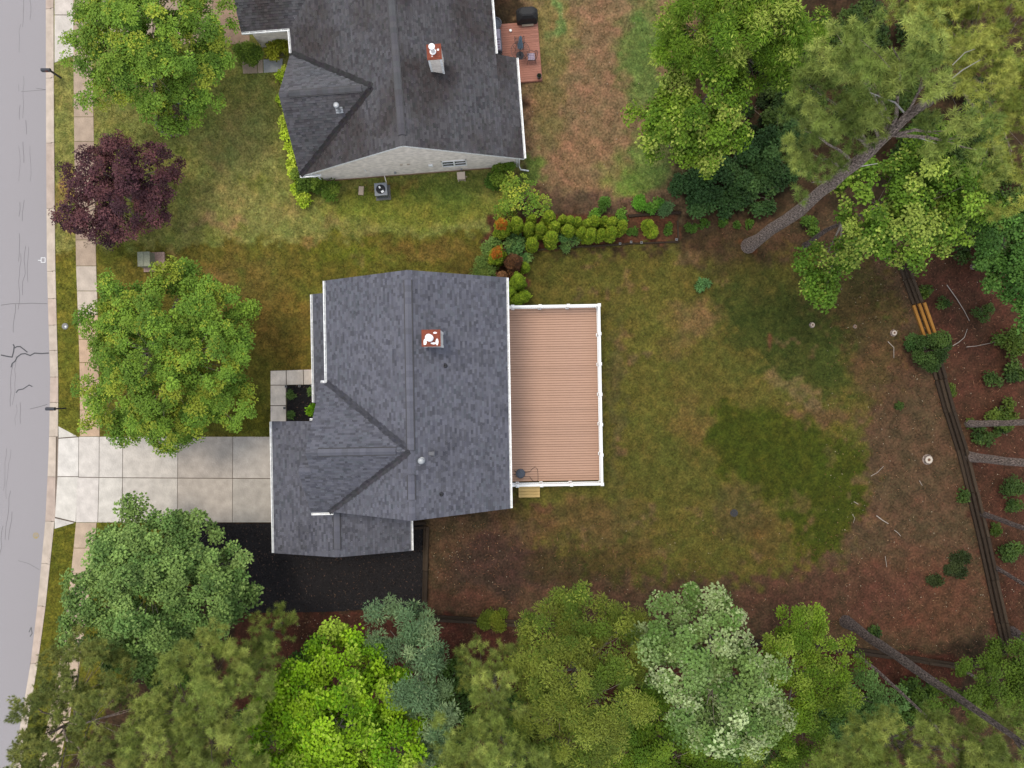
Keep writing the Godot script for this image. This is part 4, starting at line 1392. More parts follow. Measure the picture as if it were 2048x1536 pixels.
func paving() -> void:
	# road
	var road := setting("road")
	var b := MB.new()
	var prev := Vector3.ZERO
	for i in 60:
		var py := -700.0 + i * 50.0
		var e := at(edge(CURB, py, 1), py)
		e.y = -0.11
		if i > 0:
			b.quad(Vector3(-48, -0.11, prev.z), Vector3(-48, -0.11, e.z), e, prev)
		prev = e
	put(b.mesh(M.asphalt), "surface", road)
	strip(road, "tar_seal", M.tar, [0, 710, 14, 713, 22, 714, 25, 702, 26, 692, 24, 689], 0.075, -0.106)
	strip(road, "tar_seal", M.tar, [26, 696, 32, 693, 38, 693, 46, 699, 52, 704], 0.07, -0.104)
	strip(road, "tar_seal", M.tar, [20, 734, 22, 727, 28, 722, 32, 714, 40, 708, 48, 707, 58, 711, 67, 706, 80, 707, 95, 706], 0.07, -0.102)
	strip(road, "tar_seal", M.tar, [30, 785, 34, 780, 44, 778, 50, 774, 56, 770, 62, 773], 0.06, -0.106)
	strip(road, "crack", M.seam, [0, 610, 20, 607, 40, 607, 60, 606, 92, 607], 0.03, -0.106)
	strip(road, "crack", M.seam, [70, 175, 90, 178, 40, 182], 0.02, -0.106)
	strip(road, "crack", M.seam, [58, 818, 75, 814, 92, 809], 0.03, -0.105)
	strip(road, "crack", M.seam, [34, 1122, 55, 1128, 76, 1140], 0.02, -0.106)
	strip(road, "crack", M.seam, [56, 1265, 60, 1256, 62, 1268, 58, 1274], 0.06, -0.106)
	var f := FastNoiseLite.new()
	f.seed = 77
	f.frequency = 0.02
	for l in 4:
		var y := -60.0
		while y < 1500.0:
			var y2 := y + rf(20, 120)
			var pts := []
			var yy := y
			while yy < y2:
				var off := maxf(0.0, yy - 450.0)
				pts.append_array([37.0 + l * 7.0 + f.get_noise_2d(yy, l * 50.0) * 5.0 - off * 0.055 - maxf(0.0, yy - 900.0) * 0.05, yy])
				yy += 14.0
			if pts.size() >= 4 and pts[0] > 2: strip(road, "seam", M.seam, pts, rf(0.012, 0.028), -0.1065)
			y = y2 + rf(10, 90) * (1.0 if l < 2 else 3.0)
	var white := mat(Color(0.75, 0.75, 0.74), 0.8)
	strip(road, "paint_mark", white, [80, 515, 88, 515, 88, 524, 80, 524, 80, 515], 0.03, -0.105)
	strip(road, "paint_mark", white, [80, 520, 74, 520], 0.03, -0.104)
	var ring := []
	for i in 13: ring.append_array([69.5 + cos(i * TAU / 12) * 5.0, 1072 + sin(i * TAU / 12) * 5.5])
	var yellow := mat(ph(205, 178, 90), 0.8)
	strip(road, "paint_mark", yellow, ring, 0.035, -0.105)
	strip(road, "paint_mark", yellow, [72, 1069, 68, 1070, 68, 1073, 71, 1073, 71, 1076, 67, 1076], 0.03, -0.104)
	# kerb and gutter, slab by slab
	var kerb := setting("kerb")
	var joints := [-500, -370, -240, -110, 16, 155, 285, 416, 542, 597, 650, 701, 754, 805, 873, 954, 1043, 1128, 1213, 1328, 1440, 1560, 1700, 1900, 2100]
	for i in joints.size() - 1:
		var c := ph(232, 214, 196) if i % 3 else ph(222, 200, 184)
		var mb := MB.new()
		var g := rf(0.93, 1.05)
		g /= mean_of[T.stain]
		mb.col = Color(c.r * g, c.g * g, c.b * g)
		var low: bool = joints[i] > 840 and joints[i] < 1040
		var steps := maxi(1, int((joints[i + 1] - joints[i]) / 30))
		var rows := []
		for k in steps + 1:
			var py: float = lerpf(joints[i] + 0.35, joints[i + 1] - 0.35, float(k) / steps)
			var a := edge(CURB, py, 1)
			var e := edge(CURB, py, 2)
			var row := []
			for q in [[0.0, -0.3], [0.0, -0.1], [0.62, -0.085], [0.74, -0.02 if low else 0.015], [0.82, -0.005 if low else 0.035], [1.0, 0.008 if low else 0.04], [1.0, -0.2]]:
				var w := at(lerpf(a, e, q[0]), py)
				row.append(Vector3(w.x, q[1], w.z))
			rows.append(row)
		for k in steps:
			for q in 6: mb.quad(rows[k][q], rows[k + 1][q], rows[k + 1][q + 1], rows[k][q + 1])
		for q in range(1, 5):
			mb.quad(rows[0][0], rows[0][q], rows[0][q + 1], rows[0][6])
			mb.quad(rows[steps][0], rows[steps][6], rows[steps][q + 1], rows[steps][q])
		put(mb.mesh(M.concrete), "kerb_slab", kerb)
	# sidewalk
	var walk := setting("sidewalk")
	var sj := [-250, -200, -150, -100, -52, -5, 44, 92, 140, 188, 234, 283, 333, 381, 430, 480, 532, 582, 630, 679, 725, 773, 820, 873]
	var joint := mat(ph(120, 106, 92), 0.95)
	for i in sj.size() - 1:
		var y0: float = sj[i]
		var y1: float = sj[i + 1]
		var c := ph(232, 214, 196) if y0 > 500 else ph(206, 182, 160)
		if y0 > 620: c = ph(226, 192, 162)
		if i in [4, 11, 14]: c = ph(196, 170, 150)
		slab_part(walk, [edge(WALK, y0, 1), y0, edge(WALK, y0, 2), y0, edge(WALK, y1, 2), y1, edge(WALK, y1, 1), y1], 0.032, c)
	var sj2 := [1045, 1096, 1146, 1196, 1246, 1296, 1346, 1396, 1446, 1496, 1546, 1596, 1660]
	for i in sj2.size() - 1:
		var y0: float = sj2[i]
		var y1: float = sj2[i + 1]
		slab_part(walk, [edge(WALK, y0, 1), y0, edge(WALK, y0, 2), y0, edge(WALK, y1, 2), y1, edge(WALK, y1, 1), y1], 0.032, ph(226, 200, 174))
	# driveway of the main house
	var dr := setting("driveway")
	sheet(dr, "joint_filler", joint, poly([112, 856, 158, 874, 580, 875, 580, 1044, 152, 1043, 110, 1057]), 0.006)
	slab_part(dr, [116.5, 852, 155, 873, 117, 876], 0.02, ph(246, 238, 226))
	slab_part(dr, [117, 877, 158, 874, 157.5, 953, 115, 953], 0.028, ph(250, 242, 232))
	slab_part(dr, [115, 953.5, 157.5, 953.5, 152, 1044, 110, 1034], 0.028, ph(248, 240, 228))
	slab_part(dr, [109.5, 1036, 150, 1045, 109, 1058], 0.02, ph(244, 236, 226))
	var xs := [158, 199, 246, 356, 466, 582]
	var cc := [[250, 240, 230], [244, 234, 224], [234, 224, 212], [212, 200, 188], [222, 212, 200]]
	var c2 := [[246, 236, 226], [242, 234, 222], [236, 226, 214], [222, 210, 196], [214, 204, 192]]
	for i in 5:
		var sx: float = -3.0 if i < 2 else -1.0
		slab_part(dr, [xs[i], 873, xs[i + 1], 873, xs[i + 1] - 0.5, 954 + (i + 1) * 0.6, xs[i] - 0.5, 954 + i * 0.6], 0.03, ph(cc[i][0], cc[i][1], cc[i][2]))
		slab_part(dr, [xs[i] - 0.5 + (sx if i == 0 else 0.0), 954.5 + i * 0.6, xs[i + 1] - 0.5, 954.5 + (i + 1) * 0.6, xs[i + 1] + sx, 1045, xs[i] + sx * (2.0 if i == 0 else 1.0), 1045], 0.03, ph(c2[i][0], c2[i][1], c2[i][2]))
	# neighbour's driveway
	var d2 := setting("neighbour_driveway")
	sheet(d2, "joint_filler", joint, poly([112, -160, 500, -160, 490, 84, 150, 88, 150, 108, 112, 120]), 0.006)
	slab_part(d2, [109, -40, 148, -40, 148, 30, 109, 30], 0.028, ph(236, 224, 212))
	slab_part(d2, [109, 30.5, 148, 30.5, 149, 111, 109, 126], 0.028, ph(238, 228, 216))
	var x2 := [186, 246, 306, 366, 426, 500]
	for i in 5:
		slab_part(d2, [x2[i], 0, x2[i + 1], 0, x2[i + 1], 89, x2[i], 89], 0.03, ph(206 - i * 6, 186 - i * 8, 168 - i * 9))
		slab_part(d2, [x2[i], -90, x2[i + 1], -90, x2[i + 1], -0.5, x2[i], -0.5], 0.03, ph(206, 190, 172))
	# walks to the front doors
	var fw := setting("front_walk")
	sheet(fw, "joint_filler", joint, poly([542, 741, 640, 739, 640, 769, 574, 770, 573, 852, 542, 852]), 0.006)
	var wc := ph(240, 224, 208, 1.35)
	slab_part(fw, [541, 741.5, 572.5, 740.5, 572.5, 770, 541, 770], 0.035, wc)
	slab_part(fw, [573, 740.5, 606.5, 739, 607, 769.5, 573, 770], 0.035, wc)
	slab_part(fw, [607, 739, 640, 738, 640, 769, 607.5, 769.5], 0.035, wc)
	slab_part(fw, [541, 770.5, 572.5, 770.5, 572.5, 811, 541, 811], 0.035, wc)
	slab_part(fw, [541, 811.5, 572.5, 811.5, 572.5, 855, 541, 855], 0.035, wc)
	var nw := setting("neighbour_walk")
	slab_part(nw, [484, 122, 514, 120, 516, 147, 486, 148], 0.035, ph(178, 158, 136, 1.3))
	slab_part(nw, [514.5, 120, 526, 119, 527, 146, 516.5, 147], 0.035, ph(188, 168, 146, 1.3))
	slab_part(nw, [526.5, 119, 566, 117, 566, 144, 527.5, 146], 0.035, ph(178, 178, 176, 1.3))
	# mulch beds
	var mul := mat(ph(46, 43, 44), 0.98, T.speck, Vector3.ONE * 0.8, T.nbark, 1.0)
	var bed := setting("mulch_bed")
	var bp := poly([374, 1047, 560, 1047, 846, 1047, 846, 1226, 735, 1219, 626, 1224, 470, 1226, 410, 1170])
	sheet(bed, "mulch", mul, bp, 0.02, 1.2)
	var fp := poly([574, 770.5, 650, 769, 650, 850, 574, 850])
	sheet(bed, "mulch", mul, fp, 0.02, 0.3)
	var ringp := PackedVector2Array()
	for i in 20: ringp.append(Vector2(346 + cos(i * TAU / 20) * 34.0, 238 + sin(i * TAU / 20) * 34.0))
	sheet(bed, "mulch", mat(ph(92, 74, 60), 0.98, T.speck, Vector3.ONE * 0.8, T.nbark, 1.0), ringp, 0.02, 0.8)
	var xf := []
	var cols := PackedColorArray()
	for set_ in [[bp, 14000, 380, 846, 1047, 1226], [fp, 700, 574, 650, 770, 850]]:
		for i in set_[1]:
			var q := Vector2(rf(set_[2], set_[3]), rf(set_[4], set_[5]))
			if not Geometry2D.is_point_in_polygon(q, set_[0]): continue
			var w := at(q.x, q.y)
			xf.append(Transform3D(facing(Vector3(rf(-0.5, 0.5), 1, rf(-0.5, 0.5)), rf(0, TAU), rf(0.7, 1.8)), Vector3(w.x, 0.03, w.z)))
			var g := rf(0.35, 2.3)
			var c := ph(46, 42, 42) if rng.randf() < 0.93 else ph(96, 74, 62)
			cols.append(Color(c.r * g, c.g * g, c.b * g))
	var chips := cloud_of("mulch_chips", self, SP.chip, xf, cols)
	tag(chips, "loose dark bark chips over the mulch beds by the garage", "mulch", "", "stuff")

var keepouts := []
func build_grass() -> void:
	var xf := []
	var cols := PackedColorArray()
	keepouts = [poly([117, 850, 160, 874, 580, 874, 580, 1045, 150, 1045, 110, 1060]), poly([540, 739, 650, 737, 650, 870, 540, 870]), poly([374, 1046, 560, 1046, 560, 1115, 846, 1050, 846, 1226, 735, 1219, 626, 1224, 470, 1226, 410, 1170]), poly([484, 120, 566, 116, 566, 146, 486, 148]), poly([109, -80, 149, -80, 149, 110, 109, 125]), poly([186, -80, 500, -80, 495, 90, 186, 90])]
	for i in 190000:
		var x := rf(-30.5, 33.0)
		var z := rf(-25.0, 25.5)
		if ground_grass(x, z) < rng.randf(): continue
		var q := Vector2(x * F / H + 1024.0, z * F / H + 768.0)
		if q.x < edge(CURB, q.y, 2) + 1.0: continue
		if q.x > edge(WALK, q.y, 1) - 0.5 and q.x < edge(WALK, q.y, 2) + 0.5: continue
		if q.x > 600 and q.x < 1180 and q.y > 575 and q.y < 1010: continue
		if q.x > 620 and q.x < 1030 and q.y < 345: continue
		var skip := false
		for k in keepouts:
			if Geometry2D.is_point_in_polygon(q, k):
				skip = true
				break
		if skip: continue
		xf.append(Transform3D(facing(Vector3.UP, rf(0, TAU), rf(0.9, 2.1)), Vector3(x, 0, z)))
		var c := ground_color(x, z)
		var g := rf(0.6, 1.6)
		var t := rf(-0.2, 0.16)
		if rng.randf() < 0.14:
			g *= 1.5
			t += 0.12
		elif rng.randf() < 0.2: g *= 0.6
		cols.append(Color(c.r * g * (1.0 + t), c.g * g * 1.08, c.b * g * 0.9))
	var o := cloud_of("grass", self, SP.grass, xf, cols)
	tag(o, "short patchy green and straw coloured lawn grass", "grass", "", "stuff")
	# leaf litter and straw under the trees
	xf = []
	cols = PackedColorArray()
	for i in 60000:
		var q := Vector2(rf(560, 2080), rf(-20, 1560))
		var inside := Geometry2D.is_point_in_polygon(q, poly([1850, 500, 2090, 300, 2090, 1570, 900, 1570, 480, 1300, 560, 1226, 850, 1235, 1040, 1250, 1700, 1180, 1960, 1080, 1920, 880]))
		if not inside and not (Geometry2D.is_point_in_polygon(q, poly([1340, 440, 1780, 430, 1860, 700, 1990, 1250, 1640, 1290, 1000, 1240, 860, 1200, 860, 1060, 1060, 1040, 1500, 1150, 1720, 1040, 1740, 800, 1700, 560, 1480, 500])) and rng.randf() < 0.4): continue
		var w := at(q.x, q.y)
		xf.append(Transform3D(facing(Vector3(rf(-0.4, 0.4), 1, rf(-0.4, 0.4)), rf(0, TAU), rf(0.6, 1.4)), Vector3(w.x, rf(0.006, 0.03), w.z)))
		var c := ph(122, 82, 62) if rng.randf() < 0.75 else ph(84, 56, 44)
		if rng.randf() < 0.12: c = ph(172, 128, 96)
		var g := rf(0.55, 1.5)
		cols.append(Color(c.r * g, c.g * g, c.b * g))
	o = cloud_of("pine_straw", self, SP.straw, xf, cols)
	tag(o, "reddish brown pine straw strewn over the wooded edges", "pine straw", "", "stuff")
	xf = []
	cols = PackedColorArray()
	for i in 2600:
		var q := Vector2(rf(380, 2048), rf(1040, 1400)) if rng.randf() < 0.45 else Vector2(rf(1650, 2048), rf(480, 1400))
		if rng.randf() < 0.08: q = Vector2(935, 1105) + Vector2(rng.randfn() * 45.0, rng.randfn() * 40.0)
		if q.x > 825 and q.x < 858: continue
		if rng.randf() < 0.06: q = Vector2(rf(570, 860), rf(1226, 1300))
		if rng.randf() < 0.05: q = Vector2(rf(1040, 1400), rf(0, 420))
		if q.x > 540 and q.x < 830 and q.y < 1115: continue
		if q.x < 850 and q.y < 1226 and rng.randf() < 0.6: continue
		var w := at(q.x, q.y)
		xf.append(Transform3D(facing(Vector3(rf(-0.5, 0.5), 1, rf(-0.5, 0.5)), rf(0, TAU), rf(0.4, 1.05)), Vector3(w.x, 0.04, w.z)))
		var c := [ph(196, 160, 120), ph(176, 120, 84), ph(214, 196, 168), ph(150, 98, 70)][rng.randi() % 4] as Color
		cols.append(c)
	o = cloud_of("fallen_leaves", self, SP.leaf, xf, cols)
	tag(o, "pale tan fallen leaves scattered on the bare yard soil", "leaves", "", "stuff")

# ------------------------------------------------------------------ yard objects
func timber_run(parent: Node3D, pts: Array, y: float, shift: Vector2, mats: Array, wd := 0.18, ht := 0.14) -> void:
	for i in range(0, pts.size() - 2, 2):
		var a := at(pts[i], pts[i + 1])
		var b := at(pts[i + 2], pts[i + 3])
		var l := a.distance_to(b)
		var n := maxi(1, int(round(l / 2.4)))
		var d := (b - a) / l
		var turn := atan2(-d.z, d.x)
		for k in n:
			var m := MB.new()
			m.slab(Transform3D.IDENTITY, Vector3(l / n - 0.015, ht, wd * rf(0.93, 1.05)), 0.015)
			var c := a + d * l * (k + 0.5) / n + Vector3(shift.x, y + ht * 0.5 + rf(-0.008, 0.008), shift.y) + Vector3(rf(-0.02, 0.02), 0, rf(-0.02, 0.02))
			put(m.mesh(mats[rng.randi() % mats.size()]), "timber", parent, Transform3D(Basis(Vector3.UP, turn + rf(-0.01, 0.01)), c))

func stump(label: String, px: float, py: float, r: float, h: float, c: Color) -> void:
	var o := thing("tree_stump", label, "stump", at(px, py), 0.0, "cut stumps in the rear yard")
	var b := MB.new()
	b.lathe(Vector3.ZERO, [Vector2(r * 1.5, -0.03), Vector2(r * 1.15, h * 0.4), Vector2(r * 1.05, h), Vector2(r * 0.9, h + 0.004)], 13)
	put(b.mesh(M.bark), "bark", o)
	var t := MB.new()
	t.lathe(Vector3.ZERO, [Vector2(r * 0.97, h - 0.02), Vector2(r * 0.93, h + 0.012), Vector2(r * 0.4, h + 0.016)], 13)
	put(t.mesh(mat(c, 0.9, T.grain, Vector3.ONE * 3.0)), "sawn_face", o)
	var k := MB.new()
	k.lathe(Vector3.ZERO, [Vector2(r * 0.4, h + 0.017), Vector2(r * 0.1, h + 0.012), Vector2(0, h + 0.012)], 9)
	put(k.mesh(mat(ph(130, 96, 76), 0.95, T.grain, Vector3.ONE * 3.0)), "heartwood", o)

func stick(label: String, pts: Array, r: float, m: Material) -> void:
	var base := at(pts[0], pts[1])
	var o := thing("fallen_branch", label, "branch", base, 0.0, "fallen branches")
	var q := []
	var rad := []
	for i in range(0, pts.size(), 2):
		q.append(at(pts[i], pts[i + 1]) - base + Vector3(0, r * 0.9 + rf(0, 0.02), 0))
		rad.append(r * lerpf(1.0, 0.5, float(i) / pts.size()))
	var b := MB.new()
	b.tube(q, rad, 6)
	put(b.mesh(m), "wood", o)

func mailbox(label: String, px: float, py: float, turn: float) -> void:
	var o := thing("mailbox", label, "mailbox", at(px, py), turn, "kerbside mailboxes")
	box_part(o, "post", M.dark, Vector3(0, 0.52, 0), Vector3(0.09, 1.1, 0.09), 0.01)
	box_part(o, "arm", M.dark, Vector3(-0.18, 1.0, 0), Vector3(0.5, 0.07, 0.07), 0.01)
	var b := MB.new()
	var pr := []
	for i in 9:
		var a := PI * i / 8.0
		pr.append(Vector2(cos(a) * 0.1, 0.1 + sin(a) * 0.1))
	pr.append(Vector2(-0.1, 0.0))
	pr.append(Vector2(0.1, 0.0))
	for i in pr.size():
		var p: Vector2 = pr[i]
		var q: Vector2 = pr[(i + 1) % pr.size()]
		b.quad(Vector3(-0.27, p.y, p.x), Vector3(-0.27, q.y, q.x), Vector3(0.27, q.y, q.x), Vector3(0.27, p.y, p.x))
	for s in [-0.27, 0.27]:
		for i in range(1, pr.size() - 1):
			if s > 0: b.tri(Vector3(s, pr[0].y, pr[0].x), Vector3(s, pr[i].y, pr[i].x), Vector3(s, pr[i + 1].y, pr[i + 1].x))
			else: b.tri(Vector3(s, pr[0].y, pr[0].x), Vector3(s, pr[i + 1].y, pr[i + 1].x), Vector3(s, pr[i].y, pr[i].x))
	put(b.mesh(mat(Color(0.04, 0.042, 0.05), 0.4)), "box", o, Transform3D(Basis.IDENTITY, Vector3(-0.2, 1.04, 0)))
	box_part(o, "flag", M.rust, Vector3(-0.1, 1.22, 0.115), Vector3(0.16, 0.06, 0.012))

func path_light(label: String, px: float, py: float, group: String) -> void:
	var o := thing("path_light", label, "path light", at(px, py, 0.2) * Vector3(1, 0, 1), 0.0, group)
	var b := MB.new()
	b.tube([Vector3(0, -0.03, 0), Vector3(0, 0.2, 0)], [0.012, 0.012], 6)
	put(b.mesh(M.dark), "stake", o)
	var h := MB.new()
	h.slab(Transform3D(Basis.IDENTITY, Vector3(0, 0.225, 0)), Vector3(0.15, 0.04, 0.15), 0.015)
	put(h.mesh(mat(Color(0.16, 0.155, 0.15), 0.5)), "lamp_head", o)
	box_part(o, "solar_cell", M.glass, Vector3(0, 0.249, 0), Vector3(0.07, 0.006, 0.07))

func air_conditioner() -> void:
	var c := at(761.5, 378.5, 0.85)
	var o := thing("air_conditioner", "grey air conditioning condenser with round black fan grille beside beige wall", "air conditioner", Vector3(c.x, 0, c.z), deg_to_rad(4.4))
	box_part(o, "pad", mat(ph(150, 146, 138), 0.95, T.grain), Vector3(0, 0.03, 0), Vector3(0.92, 0.07, 0.92), 0.01)
	box_part(o, "coil", M.dark, Vector3(0, 0.44, 0), Vector3(0.68, 0.74, 0.68))
	var grey := mat(ph(170, 174, 180), 0.45)
	for k in 4:
		var pn := MB.new()
		for i in 12: pn.slab(Transform3D(Basis.IDENTITY, Vector3(-0.33 + i * 0.06, 0.44, 0.355)), Vector3(0.022, 0.7, 0.02))
		for y in [0.12, 0.79]: pn.slab(Transform3D(Basis.IDENTITY, Vector3(0, y, 0.357)), Vector3(0.74, 0.06, 0.024))
		put(pn.mesh(grey), "louvre_panel", o, Transform3D(Basis(Vector3.UP, k * PI / 2.0), Vector3.ZERO))
	# lid: a square plate with a round hole
	var lid := MB.new()
	var n := 32
	for i in n:
		var a0 := TAU * i / n + PI / 4
		var a1 := TAU * (i + 1) / n + PI / 4
		var sq := func(a: float) -> Vector3:
			var m := maxf(absf(cos(a)), absf(sin(a)))
			return Vector3(cos(a), 0, sin(a)) / m * 0.385
		var p0: Vector3 = sq.call(a0)
		var p1: Vector3 = sq.call(a1)
		var q0 := Vector3(cos(a0), 0, sin(a0)) * 0.29
		var q1 := Vector3(cos(a1), 0, sin(a1)) * 0.29
		var u := Vector3.UP * 0.87
		lid.quad(q0 + u, q1 + u, p1 + u, p0 + u)
		lid.quad(p0 + u, p1 + u, p1 + u - Vector3.UP * 0.06, p0 + u - Vector3.UP * 0.06)
		lid.quad(q1 + u, q0 + u, q0 + u - Vector3.UP * 0.06, q1 + u - Vector3.UP * 0.06)
	put(lid.mesh(grey), "lid", o)
	var fan := MB.new()
	for i in 4:
		fan.slab(Transform3D(Basis(Vector3.UP, i * PI / 2) * Basis(Vector3.RIGHT, 0.4), Vector3(cos(i * PI / 2), 0, -sin(i * PI / 2)) * 0.14 + Vector3.UP * 0.83), Vector3(0.2, 0.008, 0.12))
	put(fan.mesh(M.dark), "fan", o)
	var gr := MB.new()
	for k in range(1, 8):
		var pts := []
		var rad := []
		for i in 17:
			pts.append(Vector3(cos(i * TAU / 16), 0, sin(i * TAU / 16)) * 0.04 * k + Vector3.UP * 0.868)
			rad.append(0.004)
		gr.tube(pts, rad, 4, false)
	put(gr.mesh(M.dark), "grille", o)
	box_part(o, "label_plate", M.rail, Vector3(-0.06, 0.875, -0.12), Vector3(0.1, 0.01, 0.14), 0.0, 0.5)
	box_part(o, "label_plate", M.rail, Vector3(0.1, 0.875, 0.15), Vector3(0.17, 0.01, 0.14), 0.0, 0.4)
	var pp := MB.new()
	pp.tube([Vector3(0.3, 0.35, -0.35), Vector3(0.28, 0.3, -0.6), Vector3(0.22, 0.5, -0.95)], [0.03, 0.03, 0.03], 6)
	put(pp.mesh(M.siding), "pipe", o)

func patio() -> void:
	var turn := deg_to_rad(4.4)
	var cx := 0.14
	var cz := -20.6
	var o := thing("patio_deck", "low red-brown plank patio beside the charcoal-roofed house", "deck", Vector3(cx, 0, cz), turn)
	var bm := []
	for k in 4:
		var b := MB.new()
		b.slab(Transform3D.IDENTITY, Vector3(3.15, 0.035, 0.134), 0.004)
		bm.append(b.mesh(M.deckold[k]))
	for i in 26: put(bm[rng.randi() % 4], "board", o, Transform3D(Basis.IDENTITY, Vector3(0, 0.17, -1.76 + i * 0.141)))
	for s in [[Vector3(1.59, 0.08, 0), Vector3(0.03, 0.16, 3.66)], [Vector3(0, 0.08, 1.84), Vector3(3.2, 0.16, 0.03)], [Vector3(0, 0.08, -1.84), Vector3(3.2, 0.16, 0.03)]]:
		box_part(o, "skirt_board", M.deckold[0], s[0], s[1])
	var fl := 0.19
	# grill under its cover, south of it the shelf
	var g := thing("covered_grill", "barbecue grill under a black cover at the edge of the patio", "grill", Vector3(0.92, 0, -22.68), turn)
	var gb := MB.new()
	var lo := [Vector2(-0.62, -0.33), Vector2(-0.62, 0.33), Vector2(0.62, 0.33), Vector2(0.62, -0.33)]
	var rings := []
	for lv in [[0.25, 0.62, 0.36, 0.06], [0.8, 0.66, 0.37, 0.12], [0.95, 0.64, 0.35, 0.2], [1.14, 0.5, 0.27, 0.18], [1.2, 0.4, 0.2, 0.12]]:
		var hw: float = lv[1]
		var hd: float = lv[2]
		var ch: float = lv[3]
		var ring := []
		for p in [Vector2(-hw, -hd + ch), Vector2(-hw, hd - ch), Vector2(-hw + ch, hd), Vector2(hw - ch, hd), Vector2(hw, hd - ch), Vector2(hw, -hd + ch), Vector2(hw - ch, -hd), Vector2(-hw + ch, -hd)]:
			ring.append(Vector3(p.x + rf(-0.012, 0.012), lv[0] + rf(-0.01, 0.01), p.y + rf(-0.012, 0.012)))
		rings.append(ring)
	for k in rings.size() - 1:
		for i in 8: gb.quad(rings[k][i], rings[k][(i + 1) % 8], rings[k + 1][(i + 1) % 8], rings[k + 1][i])
	for i in range(1, 7): gb.tri(rings[-1][0], rings[-1][i], rings[-1][i + 1])
	put(gb.mesh(M.black), "cover", g)
	for s in [-0.5, 0.5]:
		for t in [-0.25, 0.25]: box_part(g, "leg", M.metal, Vector3(s, 0.15, t), Vector3(0.05, 0.3, 0.05))
	box_part(g, "front_shelf", mat(ph(206, 184, 160), 0.7), Vector3(0.02, 0.32, 0.43), Vector3(0.72, 0.04, 0.12), 0.01)
	# table with closed umbrella
	var tb := thing("patio_table", "round dark wire table on the red-brown patio", "table", Vector3(0.5, fl, -20.42), turn)
	var tm := MB.new()
	for k in range(2, 8):
		var pts := []
		var rad := []
		for i in 25:
			pts.append(Vector3(cos(i * TAU / 24), 0, sin(i * TAU / 24)) * 0.08 * k + Vector3.UP * 0.7)
			rad.append(0.006 if k < 7 else 0.015)
		tm.tube(pts, rad, 5, false)
	for i in 24: tm.tube([Vector3(cos(i * TAU / 24), 0, sin(i * TAU / 24)) * 0.05 + Vector3.UP * 0.696, Vector3(cos(i * TAU / 24), 0, sin(i * TAU / 24)) * 0.56 + Vector3.UP * 0.696], [0.004, 0.004], 4, false)
	put(tm.mesh(M.dark), "tabletop", tb)
	for i in 4:
		var lb := MB.new()
		var a := i * PI / 2 + 0.6
		lb.tube([Vector3(cos(a), 0, sin(a)) * 0.45, Vector3(cos(a), 0, sin(a)) * 0.3 + Vector3.UP * 0.35, Vector3(cos(a), 0, sin(a)) * 0.5 + Vector3.UP * 0.69], [0.016, 0.014, 0.014], 6)
		put(lb.mesh(M.dark), "leg", tb)
	var um := thing("patio_umbrella", "closed pale blue patio umbrella standing through the round table", "umbrella", Vector3(0.5, fl, -20.42), turn)
	var pm := MB.new()
	pm.tube([Vector3(0, 0.02, 0), Vector3(0, 2.5, 0)], [0.022, 0.022], 8)
	put(pm.mesh(M.dark), "pole", um)
	var cm := MB.new()
	var prof := [[1.05, 0.17], [1.25, 0.2], [1.7, 0.12], [2.0, 0.11], [2.3, 0.09], [2.48, 0.03]]
	for k in prof.size() - 1:
		for i in 16:
			var r0: float = prof[k][1] * (1.0 if i % 2 else 0.6)
			var r1: float = prof[k][1] * (0.6 if i % 2 else 1.0)
			var s0: float = prof[k + 1][1] * (1.0 if i % 2 else 0.6)
			var s1: float = prof[k + 1][1] * (0.6 if i % 2 else 1.0)
			var a0 := TAU * i / 16
			var a1 := TAU * (i + 1) / 16
			cm.quad(Vector3(cos(a0) * r0, prof[k][0], sin(a0) * r0), Vector3(cos(a0) * s0, prof[k + 1][0], sin(a0) * s0), Vector3(cos(a1) * s1, prof[k + 1][0], sin(a1) * s1), Vector3(cos(a1) * r1, prof[k][0], sin(a1) * r1))
	put(cm.mesh(mat(ph(150, 176, 196), 0.85, T.grain, Vector3.ONE * 2.0)), "canopy", um)
	var bs := MB.new()
	bs.lathe(Vector3.ZERO, [Vector2(0.24, 0), Vector2(0.24, 0.04), Vector2(0.06, 0.09), Vector2(0.03, 0.2)], 16)
	put(bs.mesh(M.dark), "base", um)
	patio_chair("dark wire patio chair with plaid seat cushion east of the round table", Vector3(1.2, fl, -20.15), turn - PI / 2, true)
	patio_chair("dark wire patio chair tucked in behind the closed blue umbrella", Vector3(0.46, fl, -21.12), turn + PI, false)
	# bench by the wall
	var be := thing("patio_bench", "grey cushioned bench against the house wall on the patio", "bench", Vector3(-1.02, fl, -21.2), turn + PI / 2)
	box_part(be, "seat", mat(ph(128, 130, 140), 0.8), Vector3(0, 0.22, 0.06), Vector3(1.35, 0.3, 0.62), 0.03)
	box_part(be, "backrest", mat(ph(128, 130, 140), 0.8), Vector3(0, 0.4, -0.27), Vector3(1.35, 0.7, 0.12), 0.03)
	for k in 2: box_part(be, "cushion", mat(ph(206, 196, 212), 0.9, T.grain, Vector3.ONE * 2.0), Vector3(-0.33 + k * 0.66, 0.43, 0.05), Vector3(0.62, 0.14, 0.5), 0.04)
	for k in 3: box_part(be, "stripe", mat(ph(120, 70, 90), 0.9), Vector3(-0.5 + k * 0.16, 0.502, 0.04), Vector3(0.04, 0.01, 0.4))
	var bx := thing("storage_box", "black square box beside the bench on the patio", "box", Vector3(-0.82, fl, -20.28), turn)
	box_part(bx, "body", M.dark, Vector3(0, 0.17, 0), Vector3(0.36, 0.34, 0.3), 0.01)
	box_part(bx, "lid", M.black, Vector3(0, 0.355, 0), Vector3(0.38, 0.03, 0.32), 0.01)
